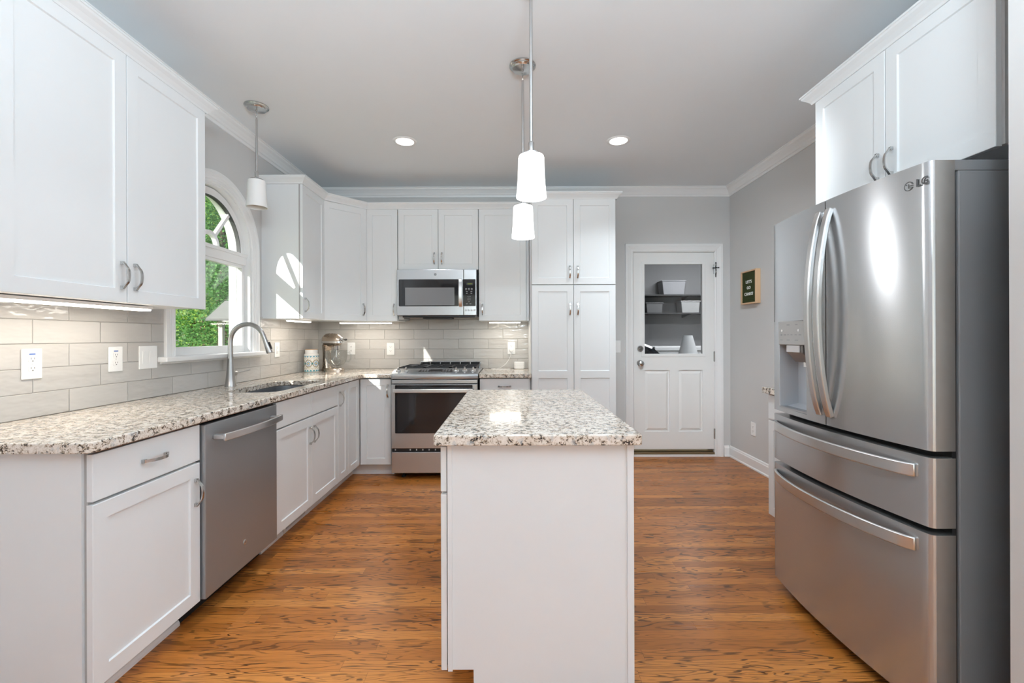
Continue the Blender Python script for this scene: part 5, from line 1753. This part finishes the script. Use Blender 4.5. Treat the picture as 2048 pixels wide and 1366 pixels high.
# car: only its roof and window line show in the lower corner of the glass
car = thing('car', 'dark car parked in the garage, its roof curving behind the door glass', 'car', (1.80, 6.6, -0.35))
sec = [(0.55, -0.10), (0.55, 0.55), (0.62, 0.66), (1.05, 0.74), (1.30, 1.02), (1.52, 1.16), (1.80, 1.19), (2.02, 1.10), (2.28, 0.86), (2.46, 0.74), (2.52, 0.55), (2.52, -0.10)]
part('body', MB().prism([(a - 0.12, b) for a, b in sec], 5.9, 7.5, fr=lambda a, b, c: (a, c, b)), M['car'], car, bevel=0.05, seg=4)
wnd = [(1.16, 0.80), (1.36, 1.01), (1.54, 1.11), (1.80, 1.14), (1.98, 1.05), (2.16, 0.84)]
part('side_window', MB().prism([(a - 0.12, b) for a, b in wnd], 5.888, 5.905, fr=lambda a, b, c: (a, c, b)), M['black_glass'], car)
for x in (0.88, 2.08):
    part('wheel', MB().lathe([(0, 0), (0.14, 0), (0.19, 0.02), (0.30, 0.02), (0.32, -0.04), (0.32, -0.18), (0, -0.18)], (x, 5.89, -0.03), 28, (0, -1, 0)), M['rubber'], car)
lsd = thing('lampshade', 'pale flared lampshade standing low behind the garage door glass', 'lampshade', (2.12, 5.30, 0.80))
part('shade', MB().lathe([(0.048, 0.225), (0.050, 0.228), (0.112, 0.0), (0.110, 0.0)], (2.12, 5.30, 1.02), 32), M['white_out'], lsd)
part('stem', MB().lathe([(0, 0.21), (0.006, 0.21), (0.008, 0.0), (0.05, -0.30), (0.06, -0.34), (0, -0.34)], (2.12, 5.30, 1.02), 18), M['white_out'], lsd)
part('ring', MB().box(2.065, 5.296, 1.245, 2.175, 5.304, 1.249), M['bar'], lsd)
solo('wooden_crate', MB().box(1.93, 5.15, -0.349, 2.33, 5.45, 0.679), M['post'], 'tall crate under the lampshade behind the garage door', 'crate', (2.12, 5.30, -0.35), bevel=0.01)

# ------------------------------------------------------------------ outdoors beyond the window
struct('ground', MB().box(-40, -30, -0.7, -2.3, 40, -0.6), M['grass'], 'lawn outside the window')


def leaves(spots, n, size, seed, flat=0.35):
    rnd = random.Random(seed)
    mb = MB()
    for i in range(n):
        cx_, cy_, cz_, rx, ry, rz = rnd.choice(spots)
        while True:
            a, b, d = rnd.uniform(-1, 1), rnd.uniform(-1, 1), rnd.uniform(-1, 1)
            q = a * a + b * b + d * d
            if 0.15 < q <= 1:
                break
        p = Vector((cx_ + a * rx, cy_ + b * ry, cz_ + d * rz))
        t_ = Vector((rnd.gauss(0, 1), rnd.gauss(0, 1), rnd.gauss(-0.3, flat))).normalized()
        s_ = t_.cross(Vector((rnd.gauss(0, 1), rnd.gauss(0, 1), rnd.gauss(0, 1)))).normalized()
        l_, w_ = size * rnd.uniform(0.6, 1.3), size * rnd.uniform(0.25, 0.5)
        mb.add([p, p + t_ * l_ * 0.5 + s_ * w_, p + t_ * l_, p + t_ * l_ * 0.5 - s_ * w_], [(0, 1, 2, 3)])
    return mb


def tree(name, label, x, y, h, r_, n, size, mat, seed, group=None, low=0.1):
    rnd = random.Random(seed)
    t_ = thing(name, label, 'tree', (x, y, -0.6), group)
    tr_ = [(x, y, -0.6), (x + .05, y, h * 0.3), (x - .04, y + .05, h * 0.6), (x, y, h * 0.95)]
    part('trunk', MB().tube(tr_, [0.16, 0.13, 0.09, 0.03], 10), M['bark'], t_)
    spots = []
    for i in range(26):
        f = rnd.uniform(low, 1.0)
        a = rnd.uniform(0, 2 * PI)
        rr = r_ * (1.05 - 0.75 * f)
        spots.append((x + rr * 0.7 * math.cos(a), y + rr * 0.7 * math.sin(a), h * f, rr * 0.6 + 0.15, rr * 0.6 + 0.15, 0.35 + 0.05 * h))
    part('foliage', leaves(spots, n, size, seed, 0.3), M[mat], t_, recalc=False)


tree('evergreen_tree', 'tall dark green tree filling the lower panes of the arched window', -4.9, 7.6, 3.4, 1.02, 20000, 0.052, 'leaf_b', 3, low=-0.15)
tree('leafy_tree', 'bright leafy tree behind the sunburst panes of the window', -8.4, 12.2, 6.0, 1.28, 16000, 0.07, 'leaf_a', 5)
tree('leafy_tree', 'second bright leafy tree farther along the garden outside the window', -12.4, 17.4, 9.5, 1.9, 12000, 0.14, 'leaf_a', 8)
bf = thing('bird_feeder', 'white-roofed bird feeder on a pale post outside the window', 'bird feeder', (-3.63, 5.6, -0.6))
part('post', MB().box(-3.655, 5.575, -0.6, -3.605, 5.625, 1.45), M['post'], bf)
part('roof', MB().prism([(-0.12, 0), (0.42, 0), (0.42, 0.02), (0.18, 0.24), (0.12, 0.24), (-0.12, 0.02)], 5.45, 5.75, fr=lambda a, b, c: (-3.61 + a, c, 1.451 + b)), M['rubber'], bf)
